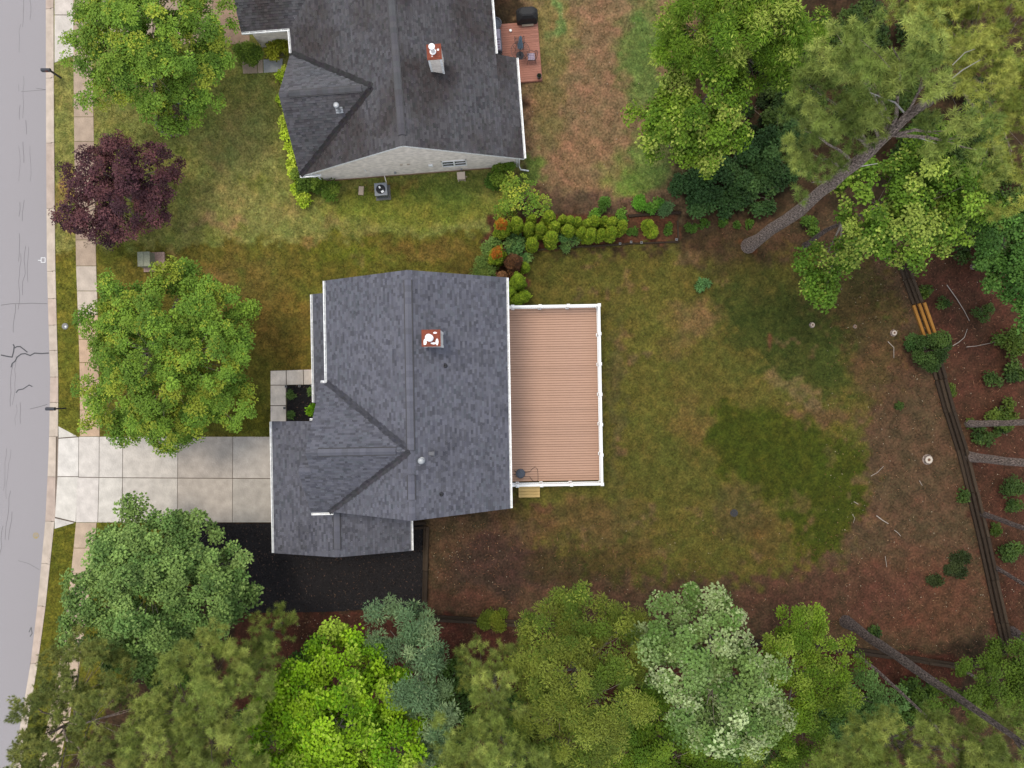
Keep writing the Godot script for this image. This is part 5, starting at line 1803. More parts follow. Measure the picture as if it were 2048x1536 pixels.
	var gy := thing("grey_planter", "grey rounded planter at the house corner beside the bench", "planter", Vector3(-1.02, 0, -22.3), turn)
	var gp := MB.new()
	gp.lathe(Vector3.ZERO, [Vector2(0.26, 0), Vector2(0.36, 0.35), Vector2(0.38, 0.5), Vector2(0.34, 0.5), Vector2(0.3, 0.42), Vector2(0, 0.42)], 18)
	put(gp.mesh(mat(ph(128, 132, 142), 0.7, T.blot)), "bowl", gy)
	var cd := thing("candle_jar", "small white citronella candle on the patio boards", "candle", Vector3(-0.09, fl, -21.95))
	var cj := MB.new()
	cj.lathe(Vector3.ZERO, [Vector2(0.07, 0), Vector2(0.085, 0.1), Vector2(0.075, 0.11), Vector2(0.065, 0.09), Vector2(0, 0.09)], 14)
	put(cj.mesh(M.rail), "jar", cd)
	var pot := thing("plant_pot", "small dark flower pot at the corner of the patio", "pot", Vector3(1.68, fl, -19.05))
	var pj := MB.new()
	pj.lathe(Vector3.ZERO, [Vector2(0.1, 0), Vector2(0.14, 0.24), Vector2(0.155, 0.25), Vector2(0.155, 0.29), Vector2(0.13, 0.29), Vector2(0.12, 0.22), Vector2(0, 0.22)], 14)
	put(pj.mesh(M.dark), "pot", pot)
	var fo := foliage(SP.small, [ph(60, 70, 40)])
	for i in 12: add_sprig(fo, 0, rng.randf(), Transform3D(facing(Vector3(rf(-1, 1), 1.2, rf(-1, 1)), rf(0, TAU), 0.6), Vector3(rf(-0.06, 0.06), 0.27, rf(-0.06, 0.06))))
	finish(fo, "foliage", pot, SP.small)

func patio_chair(label: String, p: Vector3, turn: float, cushion: bool) -> void:
	var o := thing("patio_chair", label, "chair", p, turn, "wire patio chairs")
	var s := MB.new()
	for i in 9:
		s.tube([Vector3(-0.22 + i * 0.055, 0.42, -0.22), Vector3(-0.22 + i * 0.055, 0.42, 0.22)], [0.006, 0.006], 4)
		s.tube([Vector3(-0.22, 0.415, -0.22 + i * 0.055), Vector3(0.22, 0.415, -0.22 + i * 0.055)], [0.006, 0.006], 4)
	put(s.mesh(M.dark), "seat", o)
	var b := MB.new()
	var pts := []
	var rad := []
	for i in 11:
		var a := PI * i / 10.0
		pts.append(Vector3(cos(a) * 0.27, 0.5 + sin(a) * 0.45, -0.2 - sin(a) * 0.16))
		rad.append(0.014)
	b.tube(pts, rad, 6)
	for i in range(1, 10): b.tube([Vector3(-0.24 + i * 0.048, 0.43, -0.23), pts[10 - i]], [0.006, 0.006], 4)
	put(b.mesh(M.dark), "backrest", o)
	for sx in [-1.0, 1.0]:
		var ab := MB.new()
		ab.tube([Vector3(sx * 0.27, 0.5, -0.2), Vector3(sx * 0.3, 0.64, 0.0), Vector3(sx * 0.28, 0.6, 0.22), Vector3(sx * 0.25, 0.42, 0.24)], [0.013, 0.013, 0.013, 0.013], 6)
		put(ab.mesh(M.dark), "armrest", o)
		for sz in [-1.0, 1.0]:
			var lb := MB.new()
			lb.tube([Vector3(sx * 0.22, 0.42, sz * 0.22), Vector3(sx * 0.26, 0.0, sz * 0.28)], [0.014, 0.012], 6)
			put(lb.mesh(M.dark), "leg", o)
	if cushion:
		var c := box_part(o, "cushion", mat(ph(214, 198, 214), 0.9), Vector3(0, 0.455, 0.02), Vector3(0.42, 0.06, 0.42), 0.02)
		for k in 4:
			box_part(c, "stripe", mat(ph(110, 92, 120), 0.9), Vector3(-0.15 + k * 0.1, 0.032, 0), Vector3(0.02, 0.004, 0.37))
			box_part(c, "stripe", mat(ph(110, 92, 120), 0.9), Vector3(0, 0.033, -0.15 + k * 0.1), Vector3(0.37, 0.004, 0.02))

func small_objects() -> void:
	air_conditioner()
	patio()
	mailbox("black mailbox on a thin post near the neighbour's driveway apron", 122, 156, 0.0)
	mailbox("narrow black mailbox by the kerb just above the pale driveway", 131, 816.5, 0.0)
	# utility boxes
	var o := thing("transformer_box", "grey-green utility transformer box on a concrete pad between the front trees", "utility box", at(294, 520, 0.4) * Vector3(1, 0, 1), deg_to_rad(2.0))
	box_part(o, "pad", mat(ph(206, 172, 158), 0.95, T.blot), Vector3(0.28, 0.05, 0.08), Vector3(1.32, 0.12, 1.2), 0.01)
	var grn := mat(ph(162, 164, 140), 0.55, T.blot)
	box_part(o, "cabinet", grn, Vector3(-0.02, 0.42, 0), Vector3(0.74, 0.66, 0.86), 0.01)
	for k in 2: box_part(o, "lid_panel", grn, Vector3(-0.21 + k * 0.385, 0.765, 0), Vector3(0.375, 0.03, 0.9), 0.008)
	o = thing("meter_lid", "flat tan oblong lid set in the lawn beside the air conditioner", "utility lid", at(722.5, 381.5), deg_to_rad(-4.0))
	box_part(o, "rim", mat(ph(150, 130, 110), 0.9), Vector3(0, 0.015, 0), Vector3(0.36, 0.05, 0.58), 0.01)
	box_part(o, "cover", mat(ph(216, 194, 170, 1.3), 0.9, T.grain), Vector3(0, 0.045, 0), Vector3(0.31, 0.03, 0.53), 0.012)
	o = thing("hose_box", "small tan box with a crank standing against the beige wall", "hose box", at(922.5, 352, 0.3) * Vector3(1, 0, 1), deg_to_rad(4.4))
	box_part(o, "body", mat(ph(226, 204, 184), 0.8, T.blot), Vector3(0, 0.2, 0), Vector3(0.46, 0.4, 0.42), 0.03)
	box_part(o, "lid", mat(ph(232, 210, 190, 1.3), 0.8), Vector3(0, 0.41, 0), Vector3(0.5, 0.04, 0.46), 0.015)
	for s in [-0.2, 0.2]: box_part(o, "foot", mat(ph(226, 204, 184), 0.8), Vector3(s, 0.05, 0.24), Vector3(0.06, 0.1, 0.06))
	box_part(o, "crank", mat(ph(226, 204, 184), 0.8), Vector3(0.29, 0.25, 0.06), Vector3(0.14, 0.05, 0.05), 0.01)
	o = thing("valve_cover", "round grey utility cover with a white dome in the grass strip", "utility cover", at(130.5, 652.5))
	var b := MB.new()
	b.lathe(Vector3.ZERO, [Vector2(0.2, -0.02), Vector2(0.2, 0.03), Vector2(0.17, 0.045), Vector2(0, 0.045)], 20)
	put(b.mesh(mat(ph(160, 158, 156), 0.9, T.grain)), "plate", o)
	b = MB.new()
	b.lathe(Vector3(0.07, 0.045, 0.03), [Vector2(0.07, 0), Vector2(0.06, 0.04), Vector2(0.03, 0.06), Vector2(0, 0.065)], 12)
	put(b.mesh(M.rail), "dome", o)
	o = thing("drain_grate", "dark round drain grate sunk in the rear lawn", "drain", at(1468, 1026))
	b = MB.new()
	b.lathe(Vector3.ZERO, [Vector2(0.24, 0), Vector2(0.24, 0.03), Vector2(0.2, 0.03), Vector2(0.2, 0.012), Vector2(0, 0.012)], 18)
	put(b.mesh(M.dark), "frame", o)
	for k in 5: box_part(o, "bar", M.dark, Vector3(-0.14 + k * 0.07, 0.03, 0), Vector3(0.025, 0.012, 0.36 - absf(k - 2) * 0.06))
	for q in [["square path light at the inner corner of the front walk", 572, 773], ["square path light midway along the front walk's mulch edge", 599, 772], ["square path light nearest the porch roof beside the front walk", 624, 770], ["dark path light at the lower end of the front walk", 569, 816]]:
		path_light(q[0], q[1], q[2], "path lights by the front walk")
	for q in [["leftmost path light along the hedge bed's lower timber", 1240, 487], ["second path light from the left on the hedge bed's timber", 1262, 484], ["third path light from the left on the hedge bed's timber", 1283, 485], ["path light at the right corner of the hedge bed", 1353, 479]]:
		path_light(q[0], q[1], q[2], "path lights by the hedge bed")
	# stumps
	stump("pale cut stump in the green lawn, leftmost of the stumps", 1624, 650, 0.14, 0.1, ph(226, 204, 180))
	stump("small dark-ringed stump between two paler stumps on the lawn", 1710, 653, 0.1, 0.06, ph(170, 140, 116))
	stump("pale stump on bare soil beside the yellow timbers", 1787, 666, 0.16, 0.12, ph(220, 204, 188))
	stump("large white-faced stump on soil beside the long timber wall", 1855, 919, 0.24, 0.16, ph(232, 218, 200))
	# branches
	stick("pale broken branch on soil beside a dark knot", [1752, 1031, 1764, 1040, 1776, 1047], 0.04, M.dead)
	stick("thin pale branch running down from the dark knot", [1788, 1060, 1796, 1066, 1801, 1072], 0.025, M.dead)
	stick("thin bent stick lying across the soil left of the large stump", [1741, 952, 1754, 945, 1767, 932], 0.02, M.dead)
	stick("short pale stick below the large white stump", [1838, 961, 1844, 971], 0.022, M.dead)
	stick("long pale branch lying on the pine straw behind the timber wall", [1893, 570, 1912, 597, 1928, 622, 1938, 642], 0.03, M.dead)
	stick("grey branch curving away from the round shrub on pine straw", [1902, 693, 1916, 685, 1928, 675, 1934, 658], 0.028, M.dead)
	stick("forked grey stick on the soil left of the round shrub", [1775, 683, 1787, 695, 1787, 716], 0.028, M.dead)
	stick("short grey stick near the edge of the dark green lawn", [1707, 1003, 1716, 1008], 0.026, M.dead)
	stick("thin pale stick at the lower edge of the green lawn", [1704, 1028, 1709, 1036, 1706, 1046], 0.018, M.dead)
	stick("straw-coloured twig on soil below the broken branch", [1770, 1112, 1773, 1134], 0.018, M.dead)
	stick("long grey branch lying on straw right of the round shrub", [1932, 694, 1953, 692, 1990, 684], 0.022, M.dead)

func timber_walls() -> void:
	var old := [M.timber, M.timber2]
	var p1 := [1792, 512, 1808, 560, 1826, 608]
	var p2 := [1826, 610, 1848, 672]
	var p3 := [1848, 674, 1872, 760, 1890, 825, 1914, 900, 1935, 985, 1957, 1075, 1975, 1160, 1994, 1245, 2006, 1294]
	var w := thing("timber_wall", "long low weathered timber wall bounding the yard on the right", "retaining wall", Vector3.ZERO)
	for k in 3:
		var sh := Vector2(0.19 * k, -0.04 * k)
		timber_run(w, p1, 0.13 * k, sh, old)
		timber_run(w, p3, 0.13 * k, sh, old)
	for k in 3:
		timber_run(w, p2, 0.13 * k, Vector2(0.26 * k, -0.06 * k), [M.newlumber], 0.17)
	for c in w.get_children():
		if c is MeshInstance3D and c.mesh.surface_get_material(0) == M.newlumber: c.set_meta("label", "fresh yellow replacement timber")
	w = thing("timber_wall", "dark timber edging along the lower edge of the rear yard", "retaining wall", Vector3.ZERO)
	for k in 2:
		timber_run(w, [858, 1232, 1036, 1243, 1240, 1258, 1500, 1280, 1702, 1296, 1930, 1330, 2010, 1300], 0.13 * k, Vector2(0, 0.16 * k), old)
	w = thing("timber_wall", "upright-run timber edging between the black mulch and the rear yard", "retaining wall", Vector3.ZERO)
	for k in 2: timber_run(w, [850, 1052, 848, 1140, 846, 1228], 0.13 * k, Vector2(0.17 * k, 0), old)
	timber_run(w, [822, 1048, 852, 1046], 0.0, Vector2.ZERO, old)
	timber_run(w, [824, 1054, 848, 1052], 0.0, Vector2(0, 0.06), old)
	w = thing("bed_edging", "thin timber edging round the lower and right sides of the hedge bed", "edging", Vector3.ZERO)
	timber_run(w, [1060, 500, 1168, 493, 1250, 488, 1357, 483], 0.0, Vector2.ZERO, old, 0.1, 0.1)
	timber_run(w, [1357.5, 481, 1355, 442], 0.0, Vector2.ZERO, old, 0.1, 0.1)
	w = thing("bed_edging", "weathered timber along the upper edge of the hedge bed", "edging", Vector3.ZERO)
	timber_run(w, [1256, 432, 1300, 429, 1362, 426], 0.0, Vector2.ZERO, old, 0.16, 0.14)
	w = thing("stone_ring", "ring of grey edging stones round the base of the top-left tree", "edging", Vector3.ZERO)
	for i in 22:
		var a := i * TAU / 22
		var q := at(346 + cos(a) * 34.0, 238 + sin(a) * 34.0)
		var m := MB.new()
		m.slab(Transform3D.IDENTITY, Vector3(0.28 * rf(0.85, 1.1), 0.13, 0.17), 0.03)
		put(m.mesh(mat(ph(rf(120, 160), rf(110, 140), rf(100, 126)), 0.95, T.grain)), "stone", w, Transform3D(Basis(Vector3.UP, -a + PI / 2 + rf(-0.1, 0.1)), q + Vector3(0, 0.06, 0)))

# ------------------------------------------------------------------ planting
func pal(list: Array, k := 1.5) -> Array:
	k *= 1.15
	var o := []
	for c in list: o.append(ph(c[0] * 0.985, c[1] * 1.005, c[2] * 0.9, k))
	return o

const ORD := ["first", "second", "third", "fourth", "fifth", "sixth", "seventh", "eighth", "ninth", "tenth", "eleventh", "twelfth", "thirteenth", "fourteenth", "fifteenth", "sixteenth", "seventeenth", "eighteenth", "nineteenth", "twentieth", "twenty-first", "twenty-second", "twenty-third", "twenty-fourth"]

func hedge() -> void:
	var green := pal([[116, 136, 36], [134, 150, 44], [100, 122, 32], [152, 160, 54]], 1.6)
	var tips := pal([[196, 122, 44], [180, 104, 40]], 1.3)
	var z := 4.6545
	var list := [[295, 575, 78, 2.5, 1], [435, 550, 62, 2.3, 0], [555, 600, 52, 2.0, 0], [575, 522, 42, 1.9, 0], [660, 612, 54, 2.0, 0], [745, 492, 66, 2.2, 0], [790, 592, 54, 1.9, 0], [765, 690, 68, 2.1, 0], [585, 752, 60, 1.7, 0], [870, 530, 38, 1.8, 0], [940, 540, 44, 2.0, 0], [1005, 552, 50, 1.9, 0], [920, 622, 64, 1.9, 0], [1045, 642, 48, 1.7, 0], [1110, 562, 48, 1.9, 0], [1170, 542, 54, 2.0, 0], [1130, 662, 66, 1.8, 0], [1230, 665, 50, 1.6, 0], [1260, 542, 36, 1.7, 0], [1335, 552, 62, 2.0, 0], [1330, 642, 66, 1.8, 0], [1430, 585, 62, 1.8, 0]]
	list.sort_custom(func(a, b): return a[0] < b[0])
	for i in list.size():
		var q: Array = list[i]
		var lab := "yellow-green rounded arborvitae, %s from the left in the hedge row" % ORD[i]
		if q[4] == 1: lab = "tall arborvitae with a rust-orange tip at the left end of the hedge row"
		arborvitae(lab, 940 + q[0] / z, 320 + q[1] / z, q[2] / z * 0.0302 * 0.98, q[3] * 1.3, green, tips if q[4] == 1 else [])
	arborvitae("taller lobe of the lone bush pair in the hedge bed", 940 + 1672 / z, 320 + 585 / z, 0.36, 1.2, green, [])
	arborvitae("lower lobe of the lone bush pair in the hedge bed", 940 + 1710 / z, 320 + 650 / z, 0.42, 1.0, green, [])
	arborvitae("arborvitae with a large orange browned crown near the house corner", 940 + 245 / z, 320 + 855 / z, 0.52, 2.6, green, tips)
	var brown := pal([[110, 74, 56], [92, 62, 48], [124, 84, 60]], 1.3)
	arborvitae("dead brown arborvitae between the orange-topped one and the deck", 940 + 405 / z, 320 + 925 / z, 0.58, 2.4, brown, [])
	arborvitae("small dead tan arborvitae touching the main roof corner", 940 + 300 / z, 320 + 1062 / z, 0.3, 1.7, pal([[158, 112, 84], [140, 96, 72]], 1.3), [])
	var g2 := pal([[126, 148, 40], [146, 166, 52], [104, 128, 34]], 1.4)
	arborvitae("bright green arborvitae just above the deck railing, largest there", 940 + 445 / z, 320 + 1105 / z, 0.5, 2.6, g2, [])
	arborvitae("green arborvitae tucked beside the main house gutter", 940 + 372 / z, 320 + 1215 / z, 0.36, 2.0, g2, [])
	arborvitae("green arborvitae touching the deck railing by the house", 940 + 430 / z, 320 + 1290 / z, 0.42, 1.7, g2, [])
	arborvitae("low green arborvitae at the right of the deck-side clump", 940 + 505 / z, 320 + 1250 / z, 0.38, 1.7, g2, [])
	arborvitae("slim green arborvitae right of the dead brown one", 940 + 515 / z, 320 + 985 / z, 0.26, 1.4, g2, [])
	var blue := pal([[110, 140, 84], [130, 156, 92], [90, 124, 74]], 1.5)
	bush("leafy_weed", "tall broad-leaved weed growing through the middle of the hedge", "plant", "", 1138, 474, 0.75, 1.3, blue, SP.strap, 22.0, 0.8)
	bush("leafy_weed", "round-leaved pale green plant left of the hedge's orange tip", "plant", "", 980, 490, 0.55, 0.7, pal([[124, 150, 84], [106, 136, 76]]), SP.big, 40.0)
	bush("leafy_weed", "blue-green broad-leaved plant below the left end of the hedge", "plant", "", 1034, 494, 0.7, 0.9, blue, SP.big, 45.0)
	bush("leafy_weed", "blue-green leafy plant right of the dead arborvitae", "plant", "", 1046, 520, 0.45, 0.8, blue, SP.strap, 30.0, 0.8)
	bush("leafy_weed", "feathery pale plant at the upper corner of the main roof", "plant", "", 968, 533, 0.7, 0.9, pal([[130, 146, 78], [112, 134, 72]]), SP.narrow, 45.0, 1.2)

func shrubs() -> void:
	var lime := pal([[186, 204, 66], [200, 212, 84], [164, 186, 54]], 1.6)
	var names := ["first", "second", "third", "fourth", "fifth", "sixth", "seventh", "eighth", "ninth", "tenth"]
	var row := [[566, 156], [563, 188], [567, 208], [574, 238], [578, 262], [582, 288], [586, 310], [584, 338], [588, 376], [604, 392]]
	for i in row.size():
		bush("hosta", "lime green leafy plant along the neighbour's front wall, %s from the top" % names[i], "plant", "lime plants along the neighbour's wall", row[i][0] + 6, row[i][1], 0.52, 0.75, lime, SP.big, 55.0)
	var dk := pal([[96, 116, 44], [82, 104, 38], [112, 130, 52]], 1.75)
	bush("round_shrub", "round dark green shrub by the neighbour's garage corner", "shrub", "", 504, 98, 1.0, 1.5, dk, SP.small, 110.0, 1.2)
	bush("round_shrub", "yellow-green shrub against the neighbour's garage wall", "shrub", "", 560, 103, 0.7, 1.0, pal([[160, 160, 52], [132, 140, 46], [176, 166, 66]]), SP.big, 60.0)
	bush("round_shrub", "dark green shrub at the lower left corner of the neighbour's house", "shrub", "", 614, 365, 1.0, 1.3, dk, SP.broad, 70.0)
	bush("round_shrub", "mid green shrub under the neighbour's gable wall, right of the dark one", "shrub", "", 655, 372, 0.85, 1.0, pal([[110, 134, 56], [124, 140, 58], [92, 116, 44]]), SP.broad, 70.0)
	bush("round_shrub", "green shrub below the right end of the beige gable wall", "shrub", "", 1008, 348, 0.8, 1.2, pal([[124, 146, 56], [104, 130, 46]]), SP.broad, 70.0)
	bush("round_shrub", "low spreading plant left of the shrub below the beige wall", "shrub", "", 988, 364, 0.5, 0.5, pal([[112, 142, 66], [96, 128, 56]]), SP.strap, 25.0, 0.8)
	bush("round_shrub", "bright green globe shrub in the black front mulch bed", "shrub", "", 620, 813, 0.45, 0.7, pal([[122, 170, 30], [140, 184, 44], [100, 146, 26]], 1.5), SP.big, 60.0, 0.9, 0.02)
	for q in [[584, 788, "upper left"], [619, 784, "upper right"], [583, 829, "lower left"]]:
		bush("daylily", "small grey-green spiky plant in the %s of the front mulch bed" % q[2], "plant", "spiky plants in the front mulch bed", q[0], q[1], 0.24, 0.3, pal([[96, 122, 70], [112, 134, 80]]), SP.strap, 20.0, 0.75, 0.02)
	bush("lawn_weed", "lone blue-green spiky plant standing in the rear lawn", "plant", "", 1404, 567, 0.42, 0.4, pal([[98, 134, 88], [86, 120, 74]]), SP.strap, 30.0, 0.8)
	# between the hedge bed and the neighbour's yard
	var gr := pal([[112, 160, 62], [96, 142, 54], [126, 166, 70]], 1.4)
	bush("ground_plant", "bright green mounded plant above the right end of the hedge", "plant", "", 1268, 407, 0.65, 0.7, pal([[122, 176, 60], [106, 158, 52]], 1.4), SP.small, 110.0)
	bush("ground_plant", "leafy green plant right of the bright mound above the hedge", "plant", "", 1308, 408, 0.6, 0.6, gr, SP.broad, 60.0)
	bush("ground_plant", "upright green plant above the middle of the hedge", "plant", "", 1203, 412, 0.5, 0.9, pal([[100, 138, 62], [88, 124, 54]]), SP.strap, 28.0, 0.8)
	bush("ground_plant", "low green weeds left of the upright plant above the hedge", "plant", "", 1184, 426, 0.4, 0.4, gr, SP.broad, 60.0)
	bush("ground_plant", "grey-green feathery plant at the right end above the hedge", "plant", "", 1334, 416, 0.55, 0.6, pal([[110, 138, 96], [96, 126, 86]]), SP.narrow, 50.0)
	bush("ground_plant", "low green weeds between the bright mound and hedge top", "plant", "", 1248, 428, 0.45, 0.4, gr, SP.broad, 60.0)
	for q in [[1337, 458, 0.32, "in the hedge bed's right end"], [1265, 462, 0.3, "at the right foot of the hedge"], [1383, 451, 0.3, "just right of the hedge bed"], [1409, 450, 0.24, "second right of the hedge bed"], [1444, 443, 0.34, "third right of the hedge bed, the largest"], [1473, 449, 0.2, "fourth right of the hedge bed"], [1500, 447, 0.22, "fifth right of the hedge bed, above the pine's foot"]]:
		bush("seedling", "small green seedling %s" % q[3], "plant", "seedlings by the hedge bed", q[0], q[1], q[2], 0.3, pal([[92, 124, 48], [80, 110, 44]]), SP.broad, 50.0, 0.9)
	bush("ground_plant", "loose green sapling between the leaning pine and the smaller trunk", "plant", "", 1622, 452, 0.6, 0.8, pal([[84, 112, 44], [98, 126, 50]]), SP.broad, 35.0)
	# right-hand woods
	var w1 := pal([[74, 96, 48], [86, 108, 54], [62, 84, 42]], 1.35)
	var w2 := pal([[96, 112, 46], [82, 102, 42]], 1.3)
	bush("round_shrub", "rounded fine-leaved green shrub overhanging the timber wall", "shrub", "", 1864, 703, 1.3, 1.7, w1, SP.small, 120.0, 1.3)
	bush("round_shrub", "darker low shrub on the yard side of the timber wall shrub", "shrub", "", 1826, 690, 0.65, 0.8, pal([[64, 92, 48], [78, 104, 56]]), SP.small, 90.0, 1.3)
	var und := [[1852, 584, 0.3, 0.4, "small weed above the yellow timbers"], [1891, 604, 0.42, 0.5, "yellow-green weed right of the yellow timbers"], [1988, 757, 0.5, 0.6, "leafy sapling on straw right of the round shrub"], [1904, 784, 0.4, 0.4, "low weeds on the timber wall below the round shrub"], [1961, 870, 0.65, 0.6, "sprawling green plant between the two upper trunks"], [2004, 862, 0.45, 0.5, "yellowish weed just above the second trunk"], [2005, 828, 0.9, 0.8, "blue-green leafy plant above the upper trunk"], [2027, 968, 0.8, 0.9, "yellow-green sapling below the second trunk"], [1930, 988, 0.35, 0.4, "small green weed against the timber wall"], [1996, 1062, 0.4, 0.4, "bright weed below the third trunk"], [2028, 1098, 0.8, 0.9, "blue-green shrub at the right edge below the third trunk"], [1799, 813, 0.22, 0.2, "tiny yellow-green seedling on bare soil"], [2022, 680, 0.9, 1.2, "dark green sapling at the right edge beside the round shrub"], [1968, 622, 0.6, 0.7, "dark leafy shrub below the right-hand maple"], [2036, 740, 0.7, 0.9, "dark green shrub at the right edge, mid height"], [1940, 843, 0.3, 0.3, "small weed left of the upper trunk"], [1748, 1262, 0.4, 0.5, "small pale sapling beside the lower pine's foot"], [2030, 1010, 0.5, 0.6, "weedy plant just above the third trunk"]]
	for i in und.size():
		var u: Array = und[i]
		bush("woodland_plant", u[4], "plant", "plants on the pine straw", u[0], u[1], u[2], u[3], w1 if i % 3 else w2, SP.broad if i % 2 else SP.big, 26.0)
	bush("ground_plant", "dark green patch of low weeds on the red straw, the largest", "plant", "", 1914, 1128, 0.85, 0.22, pal([[76, 86, 54], [66, 78, 48]], 1.2), SP.small, 60.0, 1.2)
	bush("ground_plant", "smaller dark weed patch left of the largest one", "plant", "", 1870, 1160, 0.5, 0.18, pal([[76, 88, 54], [66, 78, 48]], 1.2), SP.small, 55.0, 1.2)
	bush("ground_plant", "yellow-green vine sprawling over the lower timber edging", "plant", "", 985, 1232, 0.9, 0.6, pal([[122, 130, 44], [106, 120, 42], [138, 138, 54]]), SP.small, 90.0, 1.1)
	var us := [[620, 1330, "under the vivid maple's left side"], [900, 1370, "between the slim silver tree and the pine"], [905, 1450, "below the slim silver tree"], [1020, 1440, "left of the willow oak's foot"], [1290, 1390, "between the willow oak and the silver maple"], [1255, 1450, "below the willow oak's right side"], [1530, 1490, "under the silver maple's right edge"], [1670, 1450, "below the airy bright tree"], [1480, 1500, "under the lower silver maple"], [520, 1440, "between the olive pine and the vivid maple"], [1760, 1440, "above the broad corner pine"], [1060, 1500, "at the bottom edge left of the willow oak"], [330, 1330, "between the blue-green tree and the olive pine"], [240, 1310, "below the blue-green tree by the sidewalk"], [1840, 1400, "between the leaning trunk and the corner shrubs"]]
	for i in us.size():
		bush("understory_shrub", "deep green understory shrub %s" % us[i][2], "shrub", "understory shrubs below the yard", us[i][0], us[i][1], 1.7, 1.9, pal([[74, 98, 40], [90, 112, 46], [62, 84, 36]], 1.5), SP.big, 30.0, 1.15)
	var ur := [[1600, 185, "left under the tall pine's crown"], [1640, 95, "between the lime tree and the pines"], [1720, 205, "under the middle of the tall pine's crown"], [1790, 160, "beneath the top of the tall pine"], [1830, 270, "right of the tall pine's upper trunk"], [1900, 340, "above the yellow-flecked maple"], [1975, 300, "under the right-hand pine, lower side"], [1930, 215, "under the right-hand pine, middle"], [1730, 50, "at the top edge between the pines"], [1850, 70, "at the top edge under the golden pine"], [1480, 110, "in the gap between the two lime trees"], [2030, 400, "at the right edge above the dark maple"], [1580, 240, "right of the dark ground cover"], [1960, 480, "left of the dark maple at the right edge"]]
	for i in ur.size():
		bush("understory_shrub", "deep green understory shrub %s" % ur[i][2], "shrub", "understory shrubs beneath the pines", ur[i][0], ur[i][1], 2.0, 2.0, pal([[66, 86, 42], [80, 98, 48], [56, 74, 38]], 1.4), SP.big, 24.0, 1.15)
	# the thicket behind the hedge
	var th := pal([[72, 100, 58], [86, 114, 66], [60, 86, 50]], 1.5)
	var tk := [[1490, 330, 2.0, 2.4], [1432, 358, 1.7, 1.9], [1552, 318, 1.7, 2.6], [1566, 268, 1.6, 2.6], [1402, 392, 1.2, 1.3], [1520, 384, 1.4, 1.7], [1465, 395, 1.1, 1.2], [1375, 360, 1.1, 1.5]]
	var tn := ["in the middle of the shady thicket", "left of the thicket's middle", "right of the thicket's middle", "highest at the right of the thicket", "at the lower left tip of the thicket", "at the lower right of the thicket", "at the lower edge, centre of the thicket", "at the left end under the bright tree"]
	for i in tk.size():
		bush("thicket_shrub", "dark blue-green leafy shrub %s" % tn[i], "shrub", "shrubs of the shady thicket", tk[i][0], tk[i][1], tk[i][2], tk[i][3], th, SP.big, 42.0, 1.1)
	bush("ivy_patch", "dark ivy-like ground cover between the bright trees and the pine", "ground cover", "", 1510, 215, 2.4, 0.5, pal([[54, 72, 40], [44, 60, 34], [70, 84, 48]], 1.3), SP.broad, 22.0)
	bush("ivy_patch", "dark ground cover above the thicket under the bright trees", "ground cover", "", 1540, 150, 1.8, 0.5, pal([[46, 60, 34], [56, 70, 40]], 1.3), SP.broad, 22.0)

